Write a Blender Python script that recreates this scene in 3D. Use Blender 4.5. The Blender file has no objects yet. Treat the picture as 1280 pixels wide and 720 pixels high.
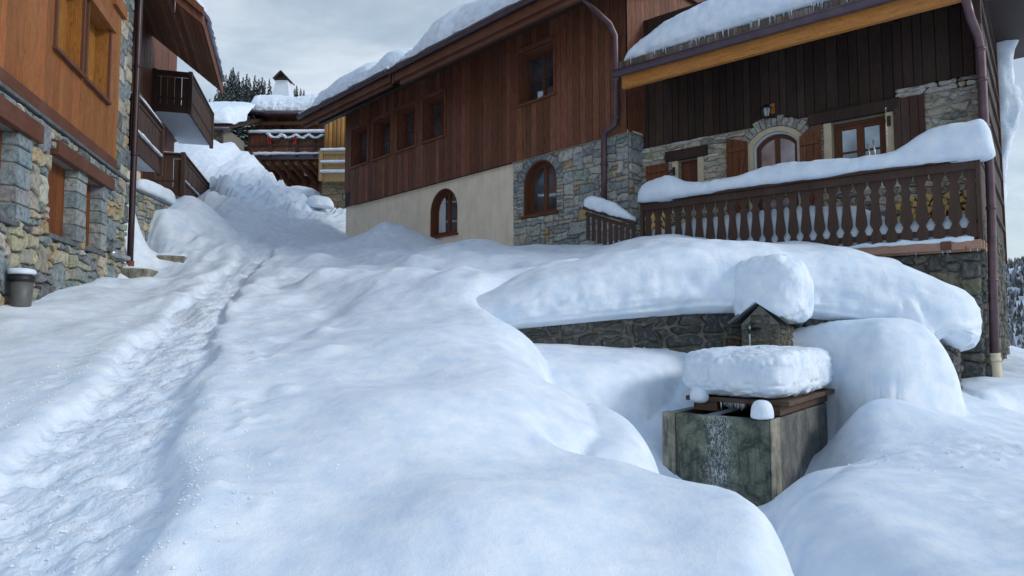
import bpy, math, random
import numpy as np
from mathutils import Vector, Matrix
from mathutils.geometry import tessellate_polygon

random.seed(7)
SC = bpy.context.scene
COL = SC.collection
EYE = 1.7
FPX = 830.0
PITCH = math.atan(55.0 / FPX)

# ------------------------------------------------------------------ survey helpers
# directions and distances were measured on the photograph once; everything is placed in metres
def ray(px, py):
    x = (px - 640) / FPX; y = (360 - py) / FPX
    c, s = math.cos(PITCH), math.sin(PITCH)
    return Vector((x, c - y * s, s + y * c))
def atY(px, py, Y):
    r = ray(px, py); r = r * (Y / r.y)
    return Vector((r.x, r.y, r.z + EYE))

class Frame:
    """X to the right along the facade, Y into the building, Z up"""
    def __init__(s, ox, oy, ang=None, vp=None, sign=1):
        if vp is not None:
            r = ray(vp, 415); d = Vector((r.x, r.y)); d.normalize()
            d = d * sign
        else:
            d = Vector((math.cos(ang), math.sin(ang)))
        s.o = Vector((ox, oy)); s.X = d; s.Y = Vector((-d.y, d.x)); s.rz = math.atan2(d.y, d.x)
    def at(s, px, py, off=0.0):
        r = ray(px, py); n = s.Y
        k = (off + s.o.dot(n)) / (r.x * n.x + r.y * n.y)
        p = Vector((r.x * k, r.y * k)) - s.o
        return (p.dot(s.X), r.z * k + EYE)
    def u(s, px, off=0.0): return s.at(px, 415, off)[0]
    def z(s, px, py, off=0.0): return s.at(px, py, off)[1]
    def world(s, u, y, z): 
        p = s.o + s.X * u + s.Y * y
        return Vector((p.x, p.y, z))

# ------------------------------------------------------------------ mesh builder
class MB:
    def __init__(s): s.v = []; s.f = []; s.c = []; s.sm = []
    def add(s, vs, fs, col=(1, 1, 1), smooth=False):
        b = len(s.v); s.v += [tuple(p) for p in vs]
        for f in fs:
            s.f.append(tuple(i + b for i in f)); s.c.append(col); s.sm.append(smooth)
    def box(s, x0, x1, y0, y1, z0, z1, col=(1, 1, 1)):
        v = [(x0, y0, z0), (x1, y0, z0), (x1, y1, z0), (x0, y1, z0), (x0, y0, z1), (x1, y0, z1), (x1, y1, z1), (x0, y1, z1)]
        s.add(v, [(0, 3, 2, 1), (4, 5, 6, 7), (0, 1, 5, 4), (1, 2, 6, 5), (2, 3, 7, 6), (3, 0, 4, 7)], col)
    def hexa(s, v, col=(1, 1, 1)):
        s.add(v, [(0, 3, 2, 1), (4, 5, 6, 7), (0, 1, 5, 4), (1, 2, 6, 5), (2, 3, 7, 6), (3, 0, 4, 7)], col)
    def bar(s, p, q, w, h, col=(1, 1, 1), up=(0, 0, 1)):
        p = Vector(p); q = Vector(q); d = (q - p).normalized(); u = Vector(up)
        if abs(d.dot(u)) > .99: u = Vector((0, 1, 0))
        a = d.cross(u).normalized() * w / 2; b = a.cross(d).normalized() * h / 2
        s.add([p - a - b, p + a - b, p + a + b, p - a + b, q - a - b, q + a - b, q + a + b, q - a + b],
              [(0, 1, 2, 3), (4, 7, 6, 5), (0, 4, 5, 1), (1, 5, 6, 2), (2, 6, 7, 3), (3, 7, 4, 0)], col)
    def prism(s, poly, y0, y1, col=(1, 1, 1)):
        """poly (x,z) counter-clockwise seen from -Y; solid between y0 and y1"""
        n = len(poly)
        vs = [(x, y0, z) for x, z in poly] + [(x, y1, z) for x, z in poly]
        tris = tessellate_polygon([[Vector((x, z, 0)) for x, z in poly]])
        fs = [tuple(t) for t in tris] + [tuple(n + i for i in reversed(t)) for t in tris]
        fs += [(i, i + n, (i + 1) % n + n, (i + 1) % n) for i in range(n)]
        s.add(vs, fs, col)
    def tube(s, pts, r, n=12, col=(1, 1, 1), cap=True):
        pts = [Vector(p) for p in pts]; rings = []
        rr = r if isinstance(r, (list, tuple)) else [r] * len(pts)
        ref = Vector((0.01, 1, 0.02)).normalized()
        for i, p in enumerate(pts):
            d = (pts[min(i + 1, len(pts) - 1)] - pts[max(i - 1, 0)]).normalized()
            rf = ref if abs(d.dot(ref)) < .95 else Vector((1, 0, 0))
            a = d.cross(rf).normalized(); b = d.cross(a)
            rings.append([p + (a * math.cos(2 * math.pi * k / n) + b * math.sin(2 * math.pi * k / n)) * rr[i] for k in range(n)])
        vs = [v for rg in rings for v in rg]
        fs = [(i * n + k, i * n + (k + 1) % n, (i + 1) * n + (k + 1) % n, (i + 1) * n + k) for i in range(len(pts) - 1) for k in range(n)]
        if cap: fs += [tuple(range(n - 1, -1, -1)), tuple((len(pts) - 1) * n + k for k in range(n))]
        s.add(vs, fs, col, True)
    def grid(s, P, smooth=True, col=(1, 1, 1), wrap=False):
        """P numpy array (n,m,3)"""
        n, m = P.shape[:2]; vs = P.reshape(-1, 3).tolist()
        mm = m if wrap else m - 1
        fs = [(i * m + j, i * m + (j + 1) % m, (i + 1) * m + (j + 1) % m, (i + 1) * m + j) for i in range(n - 1) for j in range(mm)]
        s.add(vs, fs, col, smooth)
    def build(s, name, mat, parent=None, bevel=0, zb=None):
        zb = parent.get('_zb', 0.0) if (parent is not None and zb is None) else (zb or 0.0)
        me = bpy.data.meshes.new(name)
        me.from_pydata([(a, b, c - zb) for a, b, c in s.v], [], s.f)
        ca = me.color_attributes.new('Col', 'FLOAT_COLOR', 'CORNER')
        arr = np.ones((len(me.loops), 4), dtype=np.float32)
        cnt = np.array([len(f) for f in s.f]); arr[:, :3] = np.repeat(np.array(s.c, dtype=np.float32).reshape(-1, 3), cnt, axis=0)
        ca.data.foreach_set('color', arr.ravel())
        me.polygons.foreach_set('use_smooth', s.sm)
        me.validate(); me.update()
        o = bpy.data.objects.new(name, me); COL.objects.link(o)
        me.materials.append(mat)
        if parent is not None:
            o.parent = parent
            o['_zb'] = zb
        if bevel:
            md = o.modifiers.new('bevel', 'BEVEL'); md.width = bevel; md.segments = 2; md.limit_method = 'ANGLE'; md.angle_limit = .6
        return o

def tag(o, label=None, cat=None, group=None, kind=None):
    if label: o['label'] = label
    if cat: o['category'] = cat
    if group: o['group'] = group
    if kind: o['kind'] = kind
    return o
def root(name, fr, zb, label, cat, group=None, u=0.0, y=0.0):
    """Empty at the base of a thing, axes of its facade frame. Children are built in frame coordinates of that origin."""
    o = bpy.data.objects.new(name, None); COL.objects.link(o)
    w = fr.world(u, y, zb); o.location = w; o.rotation_euler = (0, 0, fr.rz)
    o['_zb'] = zb; o.empty_display_size = .3
    return tag(o, label, cat, group)
def place(o, fr, zb=0.0, u=0.0, y=0.0):
    """a single-mesh thing built in frame coordinates"""
    o.location = fr.world(u, y, zb); o.rotation_euler = (0, 0, fr.rz); return o

# ------------------------------------------------------------------ vectorised noise
def _hash(ix, iy, iz, seed):
    h = (ix.astype(np.int64) * 374761393 + iy.astype(np.int64) * 668265263 + iz.astype(np.int64) * 2147483647 + seed * 974711) & 0xffffffff
    h = ((h ^ (h >> 13)) * 1274126177) & 0xffffffff
    h = (h ^ (h >> 16)) & 0xffffffff
    return h / 4294967295.0 * 2 - 1
def vnoise(x, y, z=None, seed=0):
    x = np.asarray(x, float); y = np.asarray(y, float)
    z = np.zeros_like(x) if z is None else np.asarray(z, float)
    x, y, z = np.broadcast_arrays(x, y, z)
    fx, fy, fz = np.floor(x), np.floor(y), np.floor(z)
    tx, ty, tz = x - fx, y - fy, z - fz
    q = lambda t: t * t * t * (t * (t * 6 - 15) + 10)
    tx, ty, tz = q(tx), q(ty), q(tz); r = 0
    for dx in (0, 1):
        for dy in (0, 1):
            for dz in (0, 1):
                w = (tx if dx else 1 - tx) * (ty if dy else 1 - ty) * (tz if dz else 1 - tz)
                r = r + w * _hash(fx + dx, fy + dy, fz + dz, seed)
    return r
def fbm(x, y, z=None, o=4, seed=0, gain=.5):
    r = 0; a = 1; f = 1
    for i in range(o):
        r = r + a * vnoise(np.asarray(x) * f + i * 17.3, np.asarray(y) * f - i * 9.1, None if z is None else np.asarray(z) * f + i * 3.7, seed + i)
        a *= gain; f *= 2.03
    return r
def sstep(a, b, x):
    t = np.clip((np.asarray(x, float) - a) / (b - a), 0, 1); return t * t * (3 - 2 * t)

# ------------------------------------------------------------------ materials
def mat(name):
    m = bpy.data.materials.new(name); m.use_nodes = True
    nt = m.node_tree; nt.nodes.clear()
    out = nt.nodes.new('ShaderNodeOutputMaterial'); bs = nt.nodes.new('ShaderNodeBsdfPrincipled')
    nt.links.new(bs.outputs[0], out.inputs[0])
    return m, nt, bs
def N(nt, t, **k):
    n = nt.nodes.new(t)
    for a, b in k.items():
        if a.startswith('_'): setattr(n, a[1:], b)
    return n
def noise(nt, vec, scale, detail=6, rough=.55, dist=0):
    n = nt.nodes.new('ShaderNodeTexNoise'); n.inputs['Scale'].default_value = scale; n.inputs['Detail'].default_value = detail
    n.inputs['Roughness'].default_value = rough; n.inputs['Distortion'].default_value = dist
    if vec is not None: nt.links.new(vec, n.inputs['Vector'])
    return n.outputs['Fac']
def ramp(nt, fac, stops):
    r = nt.nodes.new('ShaderNodeValToRGB'); e = r.color_ramp.elements
    while len(e) < len(stops): e.new(.5)
    for i, (p, c) in enumerate(stops):
        e[i].position = p; e[i].color = (*(c if isinstance(c, tuple) else (c, c, c)), 1)
    nt.links.new(fac, r.inputs[0]); return r.outputs[0]
def mixc(nt, a, b, fac, mode='MIX'):
    n = nt.nodes.new('ShaderNodeMix'); n.data_type = 'RGBA'; n.blend_type = mode
    def s(sock, v):
        if isinstance(v, (int, float)): sock.default_value = v
        elif isinstance(v, tuple): sock.default_value = (*v, 1)
        else: nt.links.new(v, sock)
    s(n.inputs[0], fac); s(n.inputs[6], a); s(n.inputs[7], b); return n.outputs[2]
def mth(nt, op, a, b=None):
    n = nt.nodes.new('ShaderNodeMath'); n.operation = op
    for i, v in enumerate((a, b)):
        if v is None: continue
        if isinstance(v, (int, float)): n.inputs[i].default_value = v
        else: nt.links.new(v, n.inputs[i])
    return n.outputs[0]
def mapped(nt, sc, coord='Object', loc=(0, 0, 0)):
    tc = nt.nodes.new('ShaderNodeTexCoord'); mp = nt.nodes.new('ShaderNodeMapping')
    mp.inputs['Scale'].default_value = sc; mp.inputs['Location'].default_value = loc
    nt.links.new(tc.outputs[coord], mp.inputs[0]); return mp.outputs[0]
def bump(nt, bs, h, strength, dist):
    b = nt.nodes.new('ShaderNodeBump'); b.inputs['Strength'].default_value = strength; b.inputs['Distance'].default_value = dist
    nt.links.new(h, b.inputs['Height']); nt.links.new(b.outputs[0], bs.inputs['Normal']); return b
def attr(nt):
    a = nt.nodes.new('ShaderNodeAttribute'); a.attribute_name = 'Col'; return a.outputs['Color']
def link(nt, a, b): nt.links.new(a, b)

def wood_mat(name, tint, dark=.45, grain=(14, 14, 1.2), rough=.62, knots=True, weather=(.3, .28, .27), wamt=.25, spec=.3):
    m, nt, bs = mat(name)
    v = mapped(nt, grain); at = attr(nt)
    g = noise(nt, v, 4.0, 8, .65, .6)
    base = mixc(nt, tuple(c * dark for c in tint), tint, ramp(nt, g, [(.3, 0.0), (.68, 1.0)]))
    fine = noise(nt, mapped(nt, (60, 60, 2.5)), 6, 4, .6)
    base = mixc(nt, base, (.02, .012, .008), mth(nt, 'MULTIPLY', ramp(nt, fine, [(.3, 1.0), (.52, 0.0)]), .7))
    if knots:
        vo = nt.nodes.new('ShaderNodeTexVoronoi'); vo.inputs['Scale'].default_value = 2.6
        link(nt, mapped(nt, (2.6, 2.6, 1.1)), vo.inputs['Vector'])
        base = mixc(nt, base, tuple(c * .25 for c in tint), ramp(nt, vo.outputs['Distance'], [(.05, 1.0), (.12, 0.0)]))
    w = noise(nt, mapped(nt, (1.3, 1.3, .5)), 1.6, 5, .6)
    base = mixc(nt, base, weather, mth(nt, 'MULTIPLY', ramp(nt, w, [(.45, 0.0), (.75, 1.0)]), wamt))
    base = mixc(nt, base, at, 1.0, 'MULTIPLY')
    link(nt, base, bs.inputs['Base Color']); bs.inputs['Roughness'].default_value = rough
    bs.inputs['Specular IOR Level'].default_value = spec
    bump(nt, bs, g, .5, .006)
    return m
def stone_mat(name, sc=1.0, rough=.85, moss=0.0, val=1.0, bs_=.9):
    m, nt, bs = mat(name)
    v = mapped(nt, (sc, sc, sc)); at = attr(nt)
    n1 = noise(nt, v, 13, 8, .68, .3); n2 = noise(nt, v, 55, 6, .72); n3 = noise(nt, v, 2.2, 4, .5)
    c = mixc(nt, at, (.55, .5, .42), mth(nt, 'MULTIPLY', ramp(nt, n1, [(.5, 0.0), (.72, 1.0)]), .4))
    c = mixc(nt, c, (.03, .035, .035), mth(nt, 'MULTIPLY', ramp(nt, n1, [(.3, 1.0), (.52, 0.0)]), .75))
    c = mixc(nt, c, (.5, .5, .5), mth(nt, 'MULTIPLY', ramp(nt, n2, [(.6, 0.0), (.7, 1.0)]), .22))
    if moss: c = mixc(nt, c, (.05, .07, .03), mth(nt, 'MULTIPLY', ramp(nt, n3, [(.45, 0.0), (.62, 1.0)]), moss))
    c = mixc(nt, c, (val, val, val), 1.0, 'MULTIPLY')
    link(nt, c, bs.inputs['Base Color']); bs.inputs['Roughness'].default_value = rough
    h = mth(nt, 'ADD', n1, mth(nt, 'MULTIPLY', n2, .35))
    bump(nt, bs, h, bs_, .03)
    return m
def plain(name, col, rough=.5, metal=0, nsc=8, var=.25, bstr=.15, spec=.5, usecol=False):
    m, nt, bs = mat(name)
    n1 = noise(nt, mapped(nt, (1, 1, 1)), nsc, 6, .6)
    c = mixc(nt, tuple(x * (1 - var) for x in col), tuple(min(1, x * (1 + var)) for x in col), ramp(nt, n1, [(.3, 0.0), (.7, 1.0)]))
    if usecol: c = mixc(nt, c, attr(nt), 1.0, 'MULTIPLY')
    link(nt, c, bs.inputs['Base Color']); bs.inputs['Roughness'].default_value = rough; bs.inputs['Metallic'].default_value = metal
    bs.inputs['Specular IOR Level'].default_value = spec
    if bstr: bump(nt, bs, n1, bstr, .01)
    return m
def snow_mat(name, fine=1.0, mid=1.0, sss=.0):
    m, nt, bs = mat(name)
    v = mapped(nt, (1, 1, 1))
    a = noise(nt, v, 5.5, 5, .5); b = noise(nt, v, 30, 6, .62); c = noise(nt, v, 170, 3, .6)
    col = mixc(nt, (.66, .765, .89), (.84, .895, .95), ramp(nt, a, [(.3, 0.0), (.7, 1.0)]))
    col = mixc(nt, col, (.70, .74, .80), mth(nt, 'MULTIPLY', ramp(nt, b, [(.30, 1.0), (.45, 0.0)]), .25))
    link(nt, col, bs.inputs['Base Color']); bs.inputs['Roughness'].default_value = .72
    bs.inputs['Specular IOR Level'].default_value = .25
    if sss:
        bs.inputs['Subsurface Weight'].default_value = sss; bs.inputs['Subsurface Radius'].default_value = (.6, .8, 1.0); bs.inputs['Subsurface Scale'].default_value = .04
    ra = nt.nodes.new('ShaderNodeAttribute'); ra.attribute_name = 'rough'
    cl1 = noise(nt, v, 16, 4, .7, .4); cl2 = nt.nodes.new('ShaderNodeTexVoronoi'); cl2.inputs['Scale'].default_value = 24; link(nt, v, cl2.inputs['Vector'])
    cl = mth(nt, 'MULTIPLY', mth(nt, 'ADD', mth(nt, 'MULTIPLY', cl1, .5), mth(nt, 'MULTIPLY', cl2.outputs['Distance'], -.22)), ra.outputs['Fac'])
    h = mth(nt, 'ADD', cl, mth(nt, 'MULTIPLY', a, .55 * mid)) if False else mth(nt, 'ADD', mth(nt, 'ADD', cl, mth(nt, 'MULTIPLY', a, .55 * mid)), mth(nt, 'ADD', mth(nt, 'MULTIPLY', b, .11 * fine), mth(nt, 'MULTIPLY', c, .10 * fine)))
    bump(nt, bs, h, .55, .06)
    return m
def glass_mat(name, col=(.10, .12, .14), rough=.04, met=.75):
    m, nt, bs = mat(name)
    n1 = noise(nt, mapped(nt, (1, 1, 1)), 1.5, 3, .5)
    c = mixc(nt, col, tuple(x * 3.0 for x in col), ramp(nt, n1, [(.4, 0.0), (.7, 1.0)]))
    link(nt, c, bs.inputs['Base Color']); bs.inputs['Roughness'].default_value = rough
    bs.inputs['Metallic'].default_value = met; bs.inputs['Specular IOR Level'].default_value = 1.0; bs.inputs['Coat Weight'].default_value = .7; bs.inputs['Coat Roughness'].default_value = .03
    bump(nt, bs, noise(nt, mapped(nt, (1, 1, 1)), 2.3, 1, .4), .12, .02)
    return m
def ice_mat(name):
    m, nt, bs = mat(name)
    bs.inputs['Base Color'].default_value = (.80, .9, .95, 1); bs.inputs['Roughness'].default_value = .12
    bs.inputs['Transmission Weight'].default_value = .55; bs.inputs['IOR'].default_value = 1.31
    return m

M = {}
M['snow'] = snow_mat('snow')
M['snow_cap'] = snow_mat('snow_cap', 1.3, 1.2)
M['snow_rough'] = snow_mat('snow_rough', 2.2, 1.6)
M['wood_orange'] = wood_mat('wood_orange', (.43, .155, .045), .4, weather=(.45, .2, .06), wamt=.3)
M['wood_shutter'] = wood_mat('wood_shutter', (.46, .19, .035), .4, wamt=.05)
M['wood_brown'] = wood_mat('wood_brown', (.29, .105, .055), .2, weather=(.2, .11, .08), wamt=.35)
M['wood_dark'] = wood_mat('wood_dark', (.062, .036, .027), .4, weather=(.10, .07, .06), wamt=.3)
M['wood_beam'] = wood_mat('wood_beam', (.17, .062, .032), .45, grain=(1.2, 14, 14), weather=(.22, .13, .1), wamt=.3)
M['wood_fascia'] = wood_mat('wood_fascia', (.62, .25, .055), .55, grain=(1.0, 12, 12), wamt=.05)
M['wood_balcony'] = wood_mat('wood_balcony', (.080, .042, .029), .5, weather=(.14, .1, .09), wamt=.3)
M['wood_window'] = wood_mat('wood_window', (.18, .06, .028), .6, knots=False, wamt=.05)
M['wood_pale'] = wood_mat('wood_pale', (.55, .36, .17), .6, wamt=.1)
M['wood_deck'] = wood_mat('wood_deck', (.48, .27, .19), .6, grain=(1.0, 12, 12), weather=(.35, .28, .24), wamt=.5)
M['wood_wet'] = wood_mat('wood_wet', (.13, .07, .04), .35, grain=(1.5, 14, 14), wamt=.1)
M['stone'] = stone_mat('stone')
M['stone_dark'] = stone_mat('stone_dark', 1.3, val=.8, moss=.2)
M['mortar'] = plain('mortar', (.20, .185, .155), .95, nsc=20, var=.35, bstr=.4)
M['mortar_pale'] = plain('mortar_pale', (.46, .42, .34), .95, nsc=14, var=.3, bstr=.4)
M['plaster'] = plain('plaster', (.82, .72, .56), .9, nsc=2.2, var=.10, bstr=.12)
nt = M['plaster'].node_tree; bs = nt.nodes['Principled BSDF']; src_ = bs.inputs['Base Color'].links[0].from_socket
st_ = noise(nt, mapped(nt, (5, 5, .7)), 1.3, 6, .6); fl_ = noise(nt, mapped(nt, (1, 1, 1)), 60, 4, .6)
c_ = mixc(nt, src_, (.42, .38, .32), mth(nt, 'MULTIPLY', ramp(nt, st_, [(.48, 0.0), (.75, 1.0)]), .25)); c_ = mixc(nt, c_, (.5, .46, .4), mth(nt, 'MULTIPLY', ramp(nt, fl_, [(.6, 0.0), (.72, 1.0)]), .25)); link(nt, c_, bs.inputs['Base Color'])
M['cream'] = plain('cream', (.62, .54, .38), .85, nsc=7, var=.1, bstr=.1)
M['white'] = plain('white', (.62, .66, .72), .8, nsc=3, var=.05, bstr=.02)
M['gutter'] = plain('gutter', (.085, .06, .075), .38, .35, nsc=5, var=.2, bstr=.05)
M['pipe'] = plain('pipe', (.11, .065, .075), .4, .35, nsc=6, var=.25, bstr=.05)
M['pipe_dark'] = plain('pipe_dark', (.045, .028, .03), .4, .35, nsc=6, var=.2, bstr=.05)
M['steel'] = plain('steel', (.45, .47, .5), .35, .8, nsc=9, var=.15, bstr=.05)
M['black'] = plain('black', (.012, .012, .014), .5, nsc=8, var=.3, bstr=.05)
M['slate'] = plain('slate', (.10, .115, .12), .6, nsc=10, var=.4, bstr=.5, usecol=True)
M['glass'] = glass_mat('glass')
M['glass_sky'] = glass_mat('glass_sky', (.20, .25, .32), .08, .5)  # pale blue base paints the sky's reflection into the arched door panes
M['dark'] = plain('dark', (.012, .01, .009), .9, nsc=3, var=.3, bstr=0)
M['curtain'] = plain('curtain', (.6, .62, .66), .9, nsc=12, var=.1, bstr=.3)
M['ice'] = ice_mat('ice')
M['log_end'] = plain('log_end', (.85, .52, .20), .8, nsc=14, var=.35, bstr=.3, usecol=True)
M['red'] = plain('red', (.5, .02, .02), .5, nsc=8, var=.1, bstr=0)
M['foliage'] = plain('foliage', (.018, .035, .028), .9, nsc=2, var=.5, bstr=0, usecol=True)
M['bark'] = plain('bark', (.05, .035, .028), .9, nsc=8, var=.3, bstr=.3)
M['garland'] = plain('garland', (.03, .09, .06), .8, nsc=30, var=.7, bstr=.3)
M['bin'] = plain('bin', (.10, .10, .10), .5, nsc=9, var=.15, bstr=.1)
M['gold'] = plain('gold', (.55, .4, .2), .35, .6, nsc=20, var=.3, bstr=.1)

# lantern glass
m, nt, bs = mat('lantern_glass'); bs.inputs['Base Color'].default_value = (.75, .8, .85, 1); bs.inputs['Roughness'].default_value = .25
bs.inputs['Transmission Weight'].default_value = .4; M['lantern_glass'] = m
# wet mossy concrete for the trough
def trough_mat(name, base, dark, streak):
    m, nt, bs = mat(name)
    v = mapped(nt, (1, 1, 1)); n1 = noise(nt, v, 5, 8, .7, .4); n2 = noise(nt, v, 38, 7, .75)
    c = mixc(nt, dark, base, ramp(nt, n1, [(.40, 0.0), (.60, 1.0)]))
    c = mixc(nt, c, (.34, .33, .24), mth(nt, 'MULTIPLY', ramp(nt, n2, [(.54, 0.0), (.66, 1.0)]), .5))
    s = noise(nt, mapped(nt, (9, 9, 1.0)), 2.5, 6, .6, .3)
    c = mixc(nt, c, (.015, .018, .015), mth(nt, 'MULTIPLY', ramp(nt, s, [(.35, 1.0), (.5, 0.0)]), .7))
    if streak:
        sx = nt.nodes.new('ShaderNodeSeparateXYZ'); tc = nt.nodes.new('ShaderNodeTexCoord'); link(nt, tc.outputs['Object'], sx.inputs[0])
        dx = mth(nt, 'ABSOLUTE', mth(nt, 'SUBTRACT', sx.outputs[0], -.48))
        band = ramp(nt, mth(nt, 'ADD', dx, mth(nt, 'MULTIPLY', noise(nt, v, 7, 5, .75), .55)), [(.22, 1.0), (.44, 0.0)])
        fr = noise(nt, mapped(nt, (26, 26, 9)), 2.4, 7, .8, 1.2)
        c = mixc(nt, c, (.80, .88, .93), mth(nt, 'MULTIPLY', mth(nt, 'MULTIPLY', ramp(nt, fr, [(.50, 0.0), (.57, 1.0)]), band), .95))
    link(nt, c, bs.inputs['Base Color']); bs.inputs['Roughness'].default_value = .55
    bump(nt, bs, mth(nt, 'ADD', n2, n1), .6, .02)
    return m
M['trough'] = trough_mat('trough', (.15, .17, .115), (.018, .026, .022), True)
M['trough_side'] = trough_mat('trough_side', (.17, .165, .15), (.07, .07, .068), False)
M['concrete'] = trough_mat('concrete', (.36, .33, .25), (.17, .16, .12), False)
M['water'] = glass_mat('water', (.006, .009, .009), .03, 0)

# ------------------------------------------------------------------ wall builders
def rnd(a, b): return random.uniform(a, b)
def vary(c, s=.15):
    k = 1 + rnd(-s, s); return tuple(max(0, x * k * (1 + rnd(-s, s) * .35)) for x in c)
PAL_A = [((.19, .22, .23), 5), ((.23, .28, .30), 4), ((.33, .32, .25), 4), ((.46, .42, .30), 3), ((.52, .50, .43), 2), ((.12, .14, .14), 3), ((.40, .31, .18), 1.5)]
PAL_B = [((.36, .39, .38), 6), ((.27, .31, .31), 5), ((.46, .47, .42), 5), ((.46, .43, .34), 2), ((.44, .29, .15), .6), ((.48, .48, .43), 3)]
PAL_C = [((.56, .52, .43), 5), ((.46, .43, .36), 4), ((.26, .26, .25), 2), ((.58, .50, .36), 3), ((.68, .66, .60), 3)]
PAL_W = [((.075, .08, .085), 5), ((.05, .055, .06), 4), ((.13, .13, .12), 3), ((.12, .065, .035), 1), ((.15, .16, .17), 2)]
def pick(pal):
    t = random.random() * sum(w for _, w in pal)
    for c, w in pal:
        t -= w
        if t <= 0: return c
    return pal[0][0]
def stone_poly(mb, pts, y, bulge, col, gap=.008, rough=.006, axis=None):
    """pts (u,z) ccw polygon -> bulging stone; axis maps (u,y,z) to coordinates"""
    ax = axis or (lambda u, yy, z: (u, yy, z))
    cu = sum(p[0] for p in pts) / len(pts); cz = sum(p[1] for p in pts) / len(pts)
    def shrink(d, k=0):
        o = []
        for p in pts:
            du, dz = p[0] - cu, p[1] - cz; L = math.hypot(du, dz) + 1e-6
            s = max(.2, (L - d) / L); o.append((cu + du * s, cz + dz * s))
        return o
    r0 = shrink(gap); r1 = shrink(gap + .004); r2 = shrink(gap + .022)
    tu, tz = rnd(-.05, .05), rnd(-.05, .05)
    n = len(pts); vs = []
    for p in r0: vs.append(ax(p[0], y + .03, p[1]))
    for p in r1: vs.append(ax(p[0], y - bulge * .55 + rnd(-rough, rough), p[1]))
    for p in r2: vs.append(ax(p[0], y - bulge + (p[0] - cu) * tu + (p[1] - cz) * tz + rnd(-rough, rough), p[1]))
    vs.append(ax(cu, y - bulge - .004 + rnd(-rough, rough), cz))
    fs = []
    for k in range(2):
        for i in range(n): fs.append((k * n + i, k * n + (i + 1) % n, (k + 1) * n + (i + 1) % n, (k + 1) * n + i))
    for i in range(n): fs.append((2 * n + i, 2 * n + (i + 1) % n, 3 * n))
    mb.add(vs, fs, col)
def masonry(mb, u0, u1, z0, z1, y, cu, cz, pal, mask=lambda u, z: True, maxw=4, maxh=3, bulge=.03, gap=.008, jit=.3, axis=None):
    nu = int(round((u1 - u0) / cu)); nz = int(round((z1 - z0) / cz)); cu = (u1 - u0) / nu; cz = (z1 - z0) / nz
    J = {}
    def node(i, j):
        if (i, j) not in J:
            a = jit if 0 < i < nu else 0; b = jit if 0 < j < nz else 0
            J[i, j] = (u0 + (i + rnd(-a, a)) * cu, z0 + (j + rnd(-b, b)) * cz)
        return J[i, j]
    occ = [[not mask(u0 + (i + .5) * cu, z0 + (j + .5) * cz) for j in range(nz)] for i in range(nu)]
    for j in range(nz):
        for i in range(nu):
            if occ[i][j]: continue
            w = min(random.choice([1, 2, 2, 3, 3, maxw]), maxw); h = min(random.choice([1, 1, 2, 2, maxh]), maxh)
            if h > 1 and w == 1 and random.random() < .6: w = 2
            while True:
                ok = i + w <= nu and j + h <= nz and not any(occ[a][b] for a in range(i, i + w) for b in range(j, j + h))
                if ok: break
                if w > 1: w -= 1
                elif h > 1: h -= 1
                else: break
            for a in range(i, i + w):
                for b in range(j, j + h): occ[a][b] = True
            ring = [(i + a, j) for a in range(w)] + [(i + w, j + b) for b in range(h)] + [(i + w - a, j + h) for a in range(w)] + [(i, j + h - b) for b in range(h)]
            pts = [node(*q) for q in ring]
            # knock the corners off
            out = []; corners = {(i, j), (i + w, j), (i + w, j + h), (i, j + h)}; n = len(pts)
            for k, p in enumerate(pts):
                if ring[k] in corners:
                    a, b = pts[k - 1], pts[(k + 1) % n]; t = rnd(.12, .3)
                    da = math.dist(p, a); db = math.dist(p, b); ta = min(.45, t * cu * .8 / (da + 1e-6)); tb = min(.45, t * cu * .8 / (db + 1e-6))
                    out.append((p[0] + (a[0] - p[0]) * ta, p[1] + (a[1] - p[1]) * ta)); out.append((p[0] + (b[0] - p[0]) * tb, p[1] + (b[1] - p[1]) * tb))
                else: out.append(p)
            stone_poly(mb, out, y, bulge * rnd(.7, 1.3), vary(pick(pal)), gap, axis=axis)
def quoin(mb, u0, u1, y0, y1, z0, z1, hs, pal, axis=None, alt=.08):
    """big squared corner blocks; y0 = outer face"""
    z = z0; k = 0
    while z < z1 - .05:
        h = min(rnd(hs[0], hs[1]), z1 - z); e = alt * (k % 2)
        c = vary(pick(pal)); g = .007; b = .012
        a0, a1, b0, b1 = u0 - e * 0 + g, u1 - g + rnd(0, alt) * (1 if k % 2 else 0), y0 + rnd(-.012, .008), y1
        v = []
        for (zz, ins) in ((z + g, b), (z + g + b, 0), (z + h - g - b, 0), (z + h - g, b)):
            j = lambda: rnd(-.004, .004)
            v += [(a0 + ins + j(), b0 + ins + j(), zz), (a1 - ins + j(), b0 + ins + j(), zz), (a1 - ins + j(), b1 - ins, zz), (a0 + ins + j(), b1 - ins, zz)]
        fs = [(3, 2, 1, 0), (12, 13, 14, 15)]
        for q in range(3):
            for i in range(4): fs.append((q * 4 + i, q * 4 + (i + 1) % 4, q * 4 + 4 + (i + 1) % 4, q * 4 + 4 + i))
        mb.add(v, fs, c); z += h; k += 1
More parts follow.
